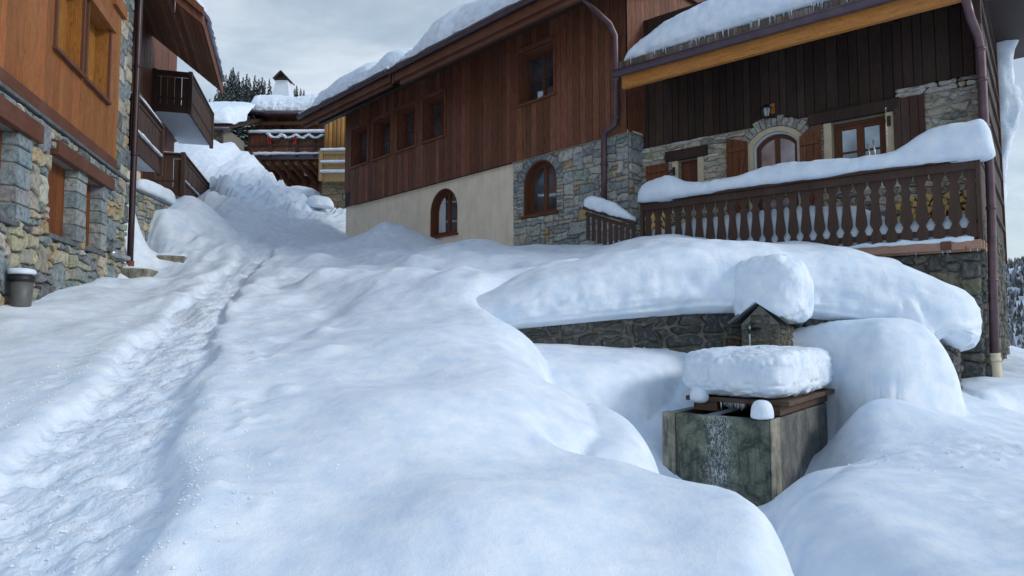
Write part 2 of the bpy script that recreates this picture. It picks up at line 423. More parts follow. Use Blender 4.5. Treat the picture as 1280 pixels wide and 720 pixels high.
def boards(mb, u0, u1, zlo, zhi, y, width, holes=(), th=.022, pal=(1, 1, 1), var=.22, gap=.006, axis=None, wob=.25):
    lo = zlo if callable(zlo) else (lambda u: zlo); hi = zhi if callable(zhi) else (lambda u: zhi)
    ax = axis or (lambda u, yy, z: (u, yy, z))
    u = u0
    while u < u1 - .005:
        w = width * rnd(1 - wob, 1 + wob); e = min(u + w, u1)
        if u1 - e < width * .3: e = u1
        br = sorted({u + gap / 2, e - gap / 2} | {x for h in holes for x in (h[0], h[1]) if u + gap / 2 < x < e - gap / 2})
        k = 1 + rnd(-var, var); col = tuple(c * k * (1 + rnd(-.06, .06)) for c in pal); dy = rnd(-.004, .004)
        for a, b in zip(br[:-1], br[1:]):
            if b - a < .003: continue
            mid = (a + b) / 2; segs = [(None, None)]; cuts = sorted([(h[2], h[3]) for h in holes if h[0] <= mid <= h[1]])
            z = None; parts = []; cur = ('lo', 0)
            prev = None
            for c0, c1 in cuts:
                parts.append((prev, c0)); prev = c1
            parts.append((prev, None))
            for p0, p1 in parts:
                za = lo(a) if p0 is None else p0; zb_ = lo(b) if p0 is None else p0
                zc = hi(a) if p1 is None else p1; zd = hi(b) if p1 is None else p1
                if zc - za < .02 and zd - zb_ < .02: continue
                vs = [ax(a, y + dy, za), ax(b, y + dy, zb_), ax(b, y + th, zb_), ax(a, y + th, za), ax(a, y + dy, zc), ax(b, y + dy, zd), ax(b, y + th, zd), ax(a, y + th, zc)]
                mb.hexa(vs, col)
        u = e
def sheet(mb, outer, holes, y, depth=.25, col=(1, 1, 1), axis=None):
    """flat wall face with openings and their reveals"""
    ax = axis or (lambda u, yy, z: (u, yy, z))
    loops = [outer] + list(holes)
    tris = tessellate_polygon([[Vector((a, b, 0)) for a, b in lp] for lp in loops])
    flat = [p for lp in loops for p in lp]
    vs = [ax(a, y, b) for a, b in flat]; fs = []
    for t in tris:
        a, b, c = [flat[i] for i in t]
        area = (b[0] - a[0]) * (c[1] - a[1]) - (c[0] - a[0]) * (b[1] - a[1])
        fs.append(tuple(t) if area > 0 else tuple(reversed(t)))
    mb.add(vs, fs, col)
    for h in holes:
        n = len(h); vs = [ax(a, y, b) for a, b in h] + [ax(a, y + depth, b) for a, b in h]
        mb.add(vs, [(i, (i + 1) % n, (i + 1) % n + n, i + n) for i in range(n)], col)
def rect(a, b, c, d): return [(a, c), (b, c), (b, d), (a, d)]
def arch(a, b, c, d, rise=None, n=14):
    """opening a..b wide, c..d tall with a round (or segmental) head"""
    w = (b - a) / 2; r = rise if rise else w; m_ = (a + b) / 2
    if r >= w * .999: pts = [(m_ + w * math.cos(math.pi * k / n), d - w + w * math.sin(math.pi * k / n)) for k in range(n + 1)]
    else:
        R = (w * w + r * r) / (2 * r); th = math.asin(w / R)
        pts = [(m_ + R * math.sin(th - 2 * th * k / n), d - R + R * math.cos(th - 2 * th * k / n)) for k in range(n + 1)]
    return [(a, c), (b, c)] + pts
def inset(poly, d):
    cx = sum(p[0] for p in poly) / len(poly); n = len(poly); out = []
    for i in range(n):
        a, p, b = Vector(poly[i - 1]), Vector(poly[i]), Vector(poly[(i + 1) % n])
        e1 = (p - a); e2 = (b - p)
        if e1.length < 1e-6: e1 = e2
        if e2.length < 1e-6: e2 = e1
        n1 = Vector((-e1.y, e1.x)).normalized(); n2 = Vector((-e2.y, e2.x)).normalized(); q = (n1 + n2); q = q.normalized() if q.length > 1e-6 else n1
        k = d / max(.4, q.dot(n1)); out.append((p.x + q.x * k, p.y + q.y * k))
    return out
def ringmesh(mb, A, B, y0, y1, col=(1, 1, 1), axis=None):
    """solid frame between outline A and inner outline B"""
    ax = axis or (lambda u, yy, z: (u, yy, z)); n = len(A)
    vs = [ax(a, y0, b) for a, b in A] + [ax(a, y0, b) for a, b in B] + [ax(a, y1, b) for a, b in A] + [ax(a, y1, b) for a, b in B]
    fs = []
    for i in range(n):
        j = (i + 1) % n
        fs += [(i, j, n + j, n + i), (n + i, n + j, 3 * n + j, 3 * n + i), (i, 2 * n + i, 2 * n + j, j)]
    mb.add(vs, fs, col)
def window(parent, poly, y, wmat, mull=2, bars=0, fr=.06, casement=.045, curtain=0, sill=True, sillmat=None, axis=None, sy=None, glass=None):
    """frame with casements; pane a sub-part"""
    us = [p[0] for p in poly]; zs = [p[1] for p in poly]; a, b, c, d = min(us), max(us), min(zs), max(zs)
    mb = MB(); inn = inset(poly, fr); ringmesh(mb, poly, inn, y, y + .07, axis=axis)
    inn2 = inset(inn, casement); ringmesh(mb, inn, inn2, y + .018, y + .06, axis=axis)
    ax = axis or (lambda u, yy, z: (u, yy, z))
    def bx(x0, x1, y0, y1, z0, z1):
        mb.hexa([ax(x0, y0, z0), ax(x1, y0, z0), ax(x1, y1, z0), ax(x0, y1, z0), ax(x0, y0, z1), ax(x1, y0, z1), ax(x1, y1, z1), ax(x0, y1, z1)])
    top = d - fr - casement * .6
    if mull == 2:
        m_ = (a + b) / 2; bx(m_ - casement, m_ + casement, y + .012, y + .055, c + fr, top)
    for k in range(bars):
        z = c + fr + (d - c - 2 * fr) * (k + 1) / (bars + 1); bx(a + fr, b - fr, y + .024, y + .05, z - .013, z + .013)
    w = mb.build('window', wmat, parent)
    pb = MB(); t = tessellate_polygon([[Vector((p[0], p[1], 0)) for p in inn2]])
    pb.add([ax(p[0], y + .045, p[1]) for p in inn2], [tuple(q) for q in t]); pb.build('pane', glass or M['glass'], w)
    if curtain:
        cb = MB(); x0 = a + fr + .01; x1 = a + fr + (b - a) * curtain
        n = 16; P = np.array([[ax(x0 + (x1 - x0) * i / n, y + .038 + .004 * math.sin(i * 2.1), z) for z in (c + fr + .05, d - fr - .12)] for i in range(n + 1)])
        cb.grid(P); cb.build('curtain', M['curtain'], w)
    if sill:
        s0 = sy if sy is not None else y - .2
        sb = MB(); 
        sb.hexa([ax(a - .05, s0, c - .05), ax(b + .05, s0, c - .05), ax(b + .05, y + .02, c - .05), ax(a - .05, y + .02, c - .05), ax(a - .05, s0, c - .003), ax(b + .05, s0, c - .003), ax(b + .05, y + .02, c + .012), ax(a - .05, y + .02, c + .012)])
        sb.build('sill', sillmat or wmat, w)
    return w

# ------------------------------------------------------------------ snow builders
def snow_sweep(mb, path, n=22, seed=1, amp=.03, freq=3.0, over=.12, lumps=.0):
    """path: list of (x,y,z, half_width, height, side_vector(x,y)) -> pillow of snow lying on it"""
    k = len(path); P = np.zeros((k + 2, n, 3))
    for i, (x, y, z, w, h, sd) in enumerate(path):
        for j in range(n):
            t = 2 * math.pi * j / n; c, s_ = math.cos(t), math.sin(t)
            ex = abs(c) ** .75 * (1 if c > 0 else -1); ez = abs(s_) ** .7 * (1 if s_ > 0 else -1)
            zz = z + (h * ez if ez > 0 else over * h * ez)
            ww = w * ex * (1 if ez > 0 else .88)
            P[i + 1, j] = (x + sd[0] * ww, y + sd[1] * ww, zz)
    P[0] = P[1].mean(axis=0); P[-1] = P[-2].mean(axis=0)
    q = P[1:-1].reshape(-1, 3)
    base = np.repeat(np.array([[p[0], p[1], p[2] + p[4] * .35] for p in path]), n, axis=0)
    d = q - base; L = np.linalg.norm(d, axis=1, keepdims=True) + 1e-6; d /= L
    a = fbm(q[:, 0] * freq, q[:, 1] * freq, q[:, 2] * freq, 4, seed) * amp
    a = a + lumps * np.abs(vnoise(q[:, 0] * freq * 2.2, q[:, 1] * freq * 2.2, q[:, 2] * freq * 2.2, seed + 9))
    q = q + d * a[:, None]
    P[1:-1] = q.reshape(k, n, 3)
    mb.grid(P, True, wrap=True)
def roof_snow(mb, u0, u1, ye, ze, slope, depth, hf, ends=.7, nu=160, seed=3, amp=.05, droop=.08, axis=None, setf=None, crisp=False):
    """snow slab on a mono-pitch; hf(u)=thickness"""
    ax = axis or (lambda u, yy, z: (u, yy, z))
    prof = [(.30, .0), (.10, .0), (.02, .05), (-.03, .2), (-.035, .4), (.0, .6), (.07, .78), (.2, .92), (.4, 1.0), (.75, 1.04), (1.2, 1.05), (1.8, 1.05), (2.6, 1.05), (depth, 1.05)]
    # refine the profile
    pr = []
    for (a, b), (c, d) in zip(prof[:-1], prof[1:]):
        for k in range(3): pr.append((a + (c - a) * k / 3, b + (d - b) * k / 3))
    pr.append(prof[-1]); P = np.zeros((nu + 1, len(pr), 3))
    for i in range(nu + 1):
        t = i / nu; u = u0 + (u1 - u0) * t
        e = min(1, (u - u0) / ends, (u1 - u) / ends); e = math.sqrt(max(0, 1 - (1 - e) ** 2)) if ends else 1
        h = hf(u) * e; so = (setf(u) if setf else 0) + (1 - e) * .25
        for j, (a, b) in enumerate(pr):
            y = ye + so + a * max(.35, h / .6); 
            P[i, j] = (u, y, ze + slope * (y - ye) + b * h - (droop * h * max(0, 1 - a * 4) if b > .1 else 0))
    q = P.reshape(-1, 3); nn = fbm(q[:, 0] * 2.2, q[:, 1] * 2.2, q[:, 2] * 2.6, 5, seed) * amp
    bb = np.tile(np.array([b for a, b in pr]), nu + 1)
    q[:, 2] += nn * np.clip(bb, 0, 1); q[:, 1] -= np.abs(fbm(q[:, 0] * 4, q[:, 2] * 6, None, 3, seed + 5)) * amp * .8 * (bb < .95)
    Q = np.array([ax(*r) for r in q]).reshape(P.shape); mb.grid(Q, True)
    # end cheeks
    for i in (0, nu):
        mb.add(Q[i].tolist(), [tuple(range(len(pr)))] if i == 0 else [tuple(reversed(range(len(pr))))], (1, 1, 1), True)
def blob(mb, c, r, n=28, seed=1, amp=.05, freq=2.5, sq=.75, flat=.25, zsq=.7, rot=0, base=.45, lump=0, cpe=.6):
    """rounded cushion with a flat underside; c = base centre, r = (rx,ry,height)"""
    P = np.zeros((n + 1, 2 * n, 3))
    for i in range(n + 1):
        ph = math.pi * i / n - math.pi / 2
        for j in range(2 * n):
            th = math.pi * j / n; cx, cy, cz = math.cos(th), math.sin(th), math.sin(ph)
            cp = math.cos(ph) ** cpe if math.cos(ph) > 0 else 0
            f = lambda v, e: abs(v) ** e * (1 if v > 0 else -1); ne = 2 / sq; rho = (abs(cx) ** ne + abs(cy) ** ne) ** (-1 / ne)
            x = r[0] * cx * rho * cp; y = r[1] * cy * rho * cp; z = r[2] * (base + (1 - base) * f(cz, zsq)) if cz > 0 else r[2] * base * (1 + f(cz, .5))
            xr = x * math.cos(rot) - y * math.sin(rot); yr = x * math.sin(rot) + y * math.cos(rot)
            P[i, j] = (c[0] + xr, c[1] + yr, c[2] + z)
    q = P.reshape(-1, 3); ctr = np.array([c[0], c[1], c[2] + r[2] * .45]); d = q - ctr; L = np.linalg.norm(d, axis=1, keepdims=True) + 1e-6
    a = fbm(q[:, 0] * freq, q[:, 1] * freq, q[:, 2] * freq, 5, seed) * amp + lump * np.abs(vnoise(q[:, 0] * freq * 2.5, q[:, 1] * freq * 2.5, q[:, 2] * freq * 2, seed + 3)); q += d / L * a[:, None]
    q[:, 2] = np.maximum(q[:, 2], c[2] - .02)
    mb.grid(q.reshape(P.shape), True, wrap=True)
def icicle_mesh(name, h, r, seed):
    mb = MB(); rr = random.Random(seed); n = 7
    pts = []; rad = []
    for k in range(n + 1):
        t = k / n; pts.append((rr.uniform(-.003, .003), rr.uniform(-.003, .003), -h * t)); rad.append(r * (1 - t) ** .8 * rr.uniform(.85, 1.15) + .0008)
    mb.tube(pts, rad, 7); return mb
def icicles(parent, pts, zb, lo, hi, r=.008):
    base = []
    for k in range(4):
        o = icicle_mesh('icicle', 1.0, 1.0, k).build('icicle', M['ice']); base.append(o.data); bpy.data.objects.remove(o)
    for (x, y, z) in pts:
        o = bpy.data.objects.new('icicle', random.choice(base)); COL.objects.link(o); o.parent = parent
        h = rnd(lo, hi) * rnd(.5, 1); rr = r * rnd(.7, 1.3)
        o.location = (x, y, z - zb); o.scale = (rr, rr, h)
# ================================================================== camera, sky, light
cam = bpy.data.cameras.new('camera'); camo = bpy.data.objects.new('camera', cam); COL.objects.link(camo)
camo.location = (0, 0, EYE); camo.rotation_euler = (math.pi / 2 + PITCH, 0, 0)
cam.sensor_width = 36; cam.lens = 36 * FPX / 1280; cam.clip_end = 3000; cam.clip_start = .05
SC.camera = camo
w = bpy.data.worlds.new('World'); SC.world = w; w.use_nodes = True; nt = w.node_tree; nt.nodes.clear()
SUN_EL, SUN_AZ = math.radians(28), math.radians(108)      # azimuth clockwise from +Y (ahead): high, to the right
sky = nt.nodes.new('ShaderNodeTexSky'); sky.sky_type = 'NISHITA'; sky.sun_disc = False; sky.sun_elevation = SUN_EL; sky.sun_rotation = SUN_AZ
tc = nt.nodes.new('ShaderNodeTexCoord'); mp = nt.nodes.new('ShaderNodeMapping'); mp.inputs['Scale'].default_value = (1, 1, 2.6); mp.inputs['Location'].default_value = (2.3, .4, .1)
nt.links.new(tc.outputs['Generated'], mp.inputs[0])
n1 = noise(nt, mp.outputs[0], 2.3, 7, .55, .5); n2 = noise(nt, mp.outputs[0], 5.5, 6, .6, .3)
nn = mth(nt, 'ADD', mth(nt, 'MULTIPLY', n1, .7), mth(nt, 'MULTIPLY', n2, .3))
cl = ramp(nt, nn, [(.36, (.33, .41, .47)), (.49, (.50, .58, .63)), (.60, (.82, .86, .88))])
sx = nt.nodes.new('ShaderNodeSeparateXYZ'); nt.links.new(tc.outputs['Generated'], sx.inputs[0])
# brighter, bluer cloud high overhead where the deck thins
high = ramp(nt, sx.outputs[2], [(.0, 0.0), (.03, .15), (.52, .1), (.95, 1.0)])
cl = mixc(nt, cl, (.40, .58, .84), high)
low = ramp(nt, sx.outputs[2], [(-.02, 1.0), (.14, 0.0)])
cl = mixc(nt, cl, (.86, .89, .92), mth(nt, 'MULTIPLY', low, .6))
b1 = nt.nodes.new('ShaderNodeBackground'); b1.inputs['Strength'].default_value = .05; nt.links.new(sky.outputs[0], b1.inputs[0])
b2 = nt.nodes.new('ShaderNodeBackground'); b2.inputs['Strength'].default_value = .80; nt.links.new(cl, b2.inputs[0])
ad = nt.nodes.new('ShaderNodeAddShader'); wo = nt.nodes.new('ShaderNodeOutputWorld')
nt.links.new(b1.outputs[0], ad.inputs[0]); nt.links.new(b2.outputs[0], ad.inputs[1]); nt.links.new(ad.outputs[0], wo.inputs[0])
sl = bpy.data.lights.new('sun', 'SUN'); sl.energy = 1.5; sl.angle = math.radians(12); sl.color = (1, .975, .93)
so = bpy.data.objects.new('sun', sl); COL.objects.link(so); so.location = (20, 20, 40)
dvec = Vector((math.sin(SUN_AZ) * math.cos(SUN_EL), math.cos(SUN_AZ) * math.cos(SUN_EL), math.sin(SUN_EL)))
so.rotation_euler = dvec.to_track_quat('Z', 'Y').to_euler()
SC.view_settings.view_transform = 'Standard'; SC.view_settings.look = 'None'; SC.view_settings.exposure = 0
SC.render.engine = 'CYCLES'; SC.cycles.max_bounces = 6; SC.cycles.use_denoising = True

# ================================================================== frames
FA = Frame(0, 0, vp=410)
# wall plane of the left house is 3.88 m left of the camera line
pA = Vector((-6.3, 8.2)) ; FA.o = pA; FA.o = pA + FA.X * FA.u(150)          # origin at its far corner
FB = Frame((788 - 640) / FPX * 12.8, 12.8, vp=-150, sign=-1)
FC = Frame((1228 - 640) / FPX * 8.6, 8.6, vp=-380, sign=-1)

# ================================================================== snow ground
pts = []
def P_(px, py, Y, dz=0):
    p = atY(px, py, Y); pts.append((p.x, p.y, p.z + dz))
SL = .233
# trodden path and the slope beside it
for px, py, Y in [(40, 705, 2.93), (100, 600, 3.75), (165, 500, 5.08), (215, 430, 6.8), (260, 375, 9.2), (290, 342, 11.8), (315, 318, 14.7)]: P_(px, py, Y)
for px, py, Y in [(0, 397, 8.0), (60, 372, 9.3), (100, 352, 10.8), (0, 480, 5.4), (60, 440, 6.4), (140, 342, 12.4), (150, 400, 8.2), (60, 410, 7.4)]: P_(px, py, Y)
pts += [(-9, 6, 1.9), (-9, 10, 2.5), (-9, 2, .6), (-4, 0, 0), (0, 0, -.1), (4, 0, -.3), (-6, 3, .75), (9, 0, -.3), (-8, 14, 3.3), (0, 1.6, .25), (2.2, 1.6, .2)]
# snow heaps by the steps and the big pile
for px, py, Y in [(172, 322, 13.3), (165, 270, 13.9), (190, 273, 14.6), (212, 263, 15.2), (200, 290, 14.4), (232, 239, 16.3), (240, 262, 15.4), (214, 252, 15.9), (262, 258, 16.6), (225, 305, 14.1), (255, 306, 14.3), (245, 285, 14.9), (285, 280, 16.6), (290, 306, 14.8), (250, 236, 19), (268, 240, 21), (262, 179, 24.5), (250, 172, 25.5), (290, 184, 25.5), (309, 194, 26), (322, 212, 26.5), (341, 229, 27), (382, 245, 27), (310, 240, 23), (300, 262, 20), (330, 285, 18.4), (365, 262, 24), (400, 270, 24.5), (425, 292, 21), (355, 300, 18.0), (325, 302, 16.8), (410, 246, 29), (270, 215, 23)]: P_(px, py, Y)
pts += [(-9.3, 17.5, 3.2), (-9.8, 20, 3.4), (-10.5, 15, 3.3)]
# hummocks before the plaster wall
for px, py, Y in [(400, 312, 15.5), (440, 300, 17.5), (487, 286, 16.6), (470, 305, 15.2), (520, 303, 15.8), (560, 313, 16.2), (600, 310, 15.2), (640, 309, 14.4), (430, 345, 12), (380, 350, 11.6), (480, 330, 12.6), (500, 355, 10.2), (400, 400, 8.4), (330, 450, 6.2), (360, 370, 10.0)]: P_(px, py, Y)
# centre mound
for px, py, Y in [(545, 348, 9.4), (600, 386, 7.9), (640, 416, 7.1), (675, 448, 6.45), (700, 478, 5.8), (718, 515, 5.2), (560, 420, 6.6), (500, 400, 7.4), (450, 470, 5.3), (600, 480, 5.1), (600, 560, 3.95), (400, 600, 3.55), (250, 640, 3.15), (480, 540, 4.15), (300, 700, 2.85), (640, 715, 2.75), (480, 660, 3.0), (700, 560, 4.2), (760, 578, 4.05), (830, 600, 3.85), (900, 608, 3.72), (955, 628, 3.5), (992, 668, 3.18), (1003, 712, 2.92), (880, 690, 3.0), (760, 650, 3.25), (650, 620, 3.5)]: P_(px, py, Y)
# points outside the mound edge keep its top level, so that the shoulder profile alone makes the drop
EDGE = [(545, 348, 9.4), (600, 386, 7.95), (640, 414, 7.2), (675, 446, 6.5), (700, 476, 5.9), (716, 512, 5.3), (721, 543, 4.8), (703, 556, 4.5), (760, 577, 4.2), (830, 597, 4.0), (900, 604, 3.85), (952, 622, 3.62), (988, 662, 3.28), (1003, 712, 2.95), (1006, 780, 2.5)]
for px, py, Y in EDGE[:7]:
    p = atY(px, py, Y); pts.append((p.x + .5, p.y + .5, p.z - .05))
for px, py, Y in EDGE[8:]:
    p = atY(px, py, Y); pts.append((p.x + .45, p.y + .35, p.z - .03))
for a in [(520, 328, 11), (560, 320, 11.6), (600, 313, 12.6), (500, 340, 10), (575, 338, 9.5), (600, 348, 8.8), (630, 322, 10.8), (585, 350, 9.0), (555, 345, 9.6)]: P_(*a)
pts += [(.4, 9.3, 2.66), (.9, 10, 2.84), (0, 9.0, 2.50), (1.4, 10.8, 2.98), (1.9, 11.6, 3.12), (.5, 8.8, 2.55), (1.2, 9.3, 2.70)]
# far field follows the village slope on the left, falls away on the right
pts += [(-15, 20, 4.2), (-12, 30, 7.4), (-5, 34, 8.3), (-16, 40, 9.5), (-4, 45, 10.8), (5, 40, 9.0), (3, 20, 4.6), (6, 26, 5.5), (14, 40, 1.0), (-14, 3, .7)]
pts = np.array(pts)
LP = []
def L_(px, py, Y, dz=0):
    p = atY(px, py, Y); LP.append((p.x, p.y, p.z + dz))
LP += [(1.35, 6.2, .20), (1.8, 6.0, .10), (2.1, 5.75, .08), (1.75, 5.3, .05), (2.3, 5.3, .12), (1.3, 5.0, .12), (1.3, 4.5, .05), (1.55, 3.8, .02), (1.5, 3, -.08), (1.35, 2, -.2), (2.55, 6.0, .28), (2.3, 6.9, .5), (2.6, 7.6, .7), (3.45, 7.25, .45), (3.0, 6.7, .33), (.9, 6.3, .62), (.3, 6, .78), (.5, 5.0, .6), (0, 4.5, .6), (0, 3, .5), (0, 1, .1), (2, 1, .0),
       (-.4, 7, 1.0), (.5, 7.5, 1.15), (1.5, 7.6, 1.1), (-.1, 8.3, 1.3), (1, 8.4, 1.3), (2.5, 8, 1.3), (-1, 9, 1.8), (5, 4, .42), (3, 3, .30), (2.2, 4.5, .28), (2.6, 5.0, .36), (7, 5, .5), (9, 6, .5), (6, 2, .3), (9, 1, .2)]
for a in [(1045, 575, 6.5), (1000, 592, 5.9, -.03), (1075, 508, 6.8), (1130, 500, 6.8), (1200, 520, 6.9), (1130, 545, 6.2), (1200, 560, 5.7), (1078, 562, 6.15), (1240, 478, 8.2), (1280, 508, 7.9), (1222, 472, 8.5), (1262, 482, 8.4), (1290, 440, 13), (1270, 424, 16), (1300, 470, 9.5), (1215, 505, 7.4)]: L_(*a)
LP += [(9, 12, 1.3), (11, 20, 1.7), (14, 8, .9), (12, 28, .8), (14, 40, 1.0), (5.6, 8.6, 1.0), (4.5, 8.4, 1.2)]
def solver(P, sl):
    P = np.array(P); c = P[:, :2]; res = P[:, 2] - sl * c[:, 1]; D = np.linalg.norm(c[:, None] - c[None], axis=2); n = len(c)
    K = np.zeros((n + 3, n + 3)); K[:n, :n] = -np.sqrt(D * D + .3 ** 2) + .004 * np.eye(n); K[:n, n] = 1; K[n, :n] = 1; K[:n, n + 1:] = c; K[n + 1:, :n] = c.T
    w_ = np.linalg.solve(K, np.concatenate([res, [0, 0, 0]]))
    def f(x, y):
        sh = np.shape(x); x = np.asarray(x, float).ravel(); y = np.asarray(y, float).ravel(); r = np.zeros_like(x)
        for s in range(0, len(x), 20000):
            q = np.stack([x[s:s + 20000], y[s:s + 20000]], 1); d = np.sqrt(((q[:, None] - c[None]) ** 2).sum(2) + .3 ** 2)
            r[s:s + 20000] = -d @ w_[:n] + w_[n] + q @ w_[n + 1:] + sl * q[:, 1]
        return r.reshape(sh)
    return f
fU = solver(pts, SL); fL = solver(LP, 0.0)
def sdf(poly, x, y):
    """signed distance, positive inside"""
    d = np.full(x.shape, 1e9); ins = np.zeros(x.shape, bool); n = len(poly)
    for i in range(n):
        (x0, y0), (x1, y1) = poly[i], poly[(i + 1) % n]; ex, ey = x1 - x0, y1 - y0
        t = np.clip(((x - x0) * ex + (y - y0) * ey) / (ex * ex + ey * ey + 1e-12), 0, 1); d = np.minimum(d, np.hypot(x - x0 - t * ex, y - y0 - t * ey))
        if y0 != y1: ins ^= ((y0 > y) != (y1 > y)) & (x < (x1 - x0) * (y - y0) / (y1 - y0) + x0)
    return np.where(ins, d, -d)
def smooth_poly(P, it=2):
    for _ in range(it):
        Q = []
        for i in range(len(P)):
            a, b = P[i], P[(i + 1) % len(P)]; Q += [(a[0] * .75 + b[0] * .25, a[1] * .75 + b[1] * .25), (a[0] * .25 + b[0] * .75, a[1] * .25 + b[1] * .75)]
        P = Q
    return P
ep = [atY(*e) for e in EDGE]
UPOLY = [(-90, -5), (-90, 130), (3, 130), (3, 12.5), (2.6, 11.2), (1.95, 10.0), (1.25, 9.15), (.6, 8.62)] + [(p.x + .32, p.y + .22) for p in ep[1:3]] + [(p.x + .12, p.y + .10) for p in ep[3:7]] + [(ep[7].x + .1, ep[7].y + .1)] + [(p.x + .19, p.y + .21) for p in ep[8:]] + [(1.4, 1.0), (1.3, -5)]
PILL = [  # outline, top height, shoulder radius
    ([(1.9, 8.6), (2.3, 8.15), (2.9, 8.0), (3.45, 7.62), (3.65, 7.1), (3.85, 6.92), (4.25, 6.85), (4.66, 6.93), (4.92, 7.3), (5.0, 8.3)], lambda x, y: 1.88 - .05 * np.clip(x - 3.9, 0, 3) ** 2 - .30 * sstep(2.9, 1.9, x) + 0 * y, .62),
    ([(1.52, .5), (1.62, 2.6), (1.66, 3.5), (1.68, 4.5), (2.0, 5.1), (2.55, 5.5), (3.1, 5.75), (3.9, 5.6), (5.2, 5.0), (8.5, 3.6), (9, .5)], lambda x, y: .56 + .02 * (y - 3.5) + .10 * np.exp(-((x - 2.6) / .9) ** 2 - ((y - 4.9) / .8) ** 2) + .03 * np.clip(x - 4.5, 0, 3), .55),
    ([(.2, 4.8), (.3, 5.9), (.75, 6.05), (1.05, 5.8), (1.17, 5.35), (1.16, 4.85), (.95, 4.4), (.4, 4.3)], lambda x, y: .98 + .16 * (y - 5.4) + 0 * x, .40),
    ([(-.5, 8.5), (-.3, 7.1), (.3, 6.72), (.9, 6.72), (1.3, 6.95), (1.75, 7.5), (2.2, 8.0), (3.0, 8.2), (3.0, 8.7)], lambda x, y: 1.33 + .17 * (y - 7.2) + 0 * x, .45),
    ([(5.3, 7.6), (6.0, 7.7), (7.2, 7.4), (10, 7.0), (12, 9), (10, 12), (7.2, 11), (6.3, 9.2), (5.6, 8.6)], lambda x, y: 1.12 - .03 * (x - 5.5) + 0 * y, .6),
]
PILL = [(smooth_poly(a), b, c) for a, b, c in PILL]
def shoulder(d, R): t = np.clip(d / R, 0, 1); return np.sqrt(np.clip(1 - (1 - t) ** 2, 0, 1))
def smax(a, b, k): h = np.clip(.5 + .5 * (a - b) / k, 0, 1); return b + (a - b) * h + k * h * (1 - h)
def rbf(x, y):
    x = np.asarray(x, float); y = np.asarray(y, float)
    jx = x + .05 * vnoise(x * 1.3, y * 1.3, None, 201) + .02 * vnoise(x * 4, y * 4, None, 202); jy = y + .05 * vnoise(x * 1.3, y * 1.3, None, 203)
    L = fL(x, y); U = fU(x, y)
    for pl, top, R in PILL:
        d = sdf(pl, jx, jy); T = top(x, y); L = smax(L, np.where(d > 0, L + (T - L) * shoulder(d, R), L - 1), .035)
    d = sdf(UPOLY, jx, jy); R = .34 + .26 * sstep(4.2, 5.4, y)
    return np.where(d > 0, L + (U - L) * shoulder(d, R), L)
path_pts = np.array([[p.x, p.y] for p in [atY(40, 705, 2.93), atY(100, 600, 3.75), atY(165, 500, 5.08), atY(213, 430, 6.8), atY(257, 375, 9.2), atY(288, 342, 11.8), atY(318, 318, 14.7), atY(350, 298, 18.2), atY(365, 272, 22)]])
path_pts = np.vstack([[-2.25, .5], path_pts])
def path_dist(x, y):
    d = np.full(x.shape, 1e9); side = np.zeros(x.shape)
    for a, b in zip(path_pts[:-1], path_pts[1:]):
        ab = b - a; t = np.clip(((x - a[0]) * ab[0] + (y - a[1]) * ab[1]) / (ab @ ab), 0, 1)
        ex = x - a[0] - t * ab[0]; ey = y - a[1] - t * ab[1]; q = np.hypot(ex, ey); m_ = q < d
        d[m_] = q[m_]; side[m_] = np.sign(ex * ab[1] - ey * ab[0])[m_]
    return d, side
HUM = []
_r = random.Random(42)
for _ in range(70): HUM.append((_r.uniform(-4.2, -.4), _r.uniform(8.2, 17), _r.uniform(.22, .5), _r.uniform(-.04, .13)))
for _ in range(26): HUM.append((_r.uniform(-6.6, -4.3), _r.uniform(7.5, 13.5), _r.uniform(.25, .5), _r.uniform(-.05, .09)))
for _ in range(22): HUM.append((_r.uniform(-1.4, .7), _r.uniform(3.0, 7.5), _r.uniform(.35, .7), _r.uniform(-.08, .09)))
HUM += [(-.35, 4.0, .4, -.09), (.3, 4.35, .4, -.08), (.2, 3.6, .4, .05), (.6, 3.2, .28, -.06), (-.9, 4.6, .45, .08), (-.15, 3.1, .35, .06), (-.75, 3.3, .3, -.06), (3.6, 4.4, .5, .06), (4.6, 4.8, .5, -.04), (2.6, 3.6, .35, -.05), (3.1, 3.4, .4, .06)]
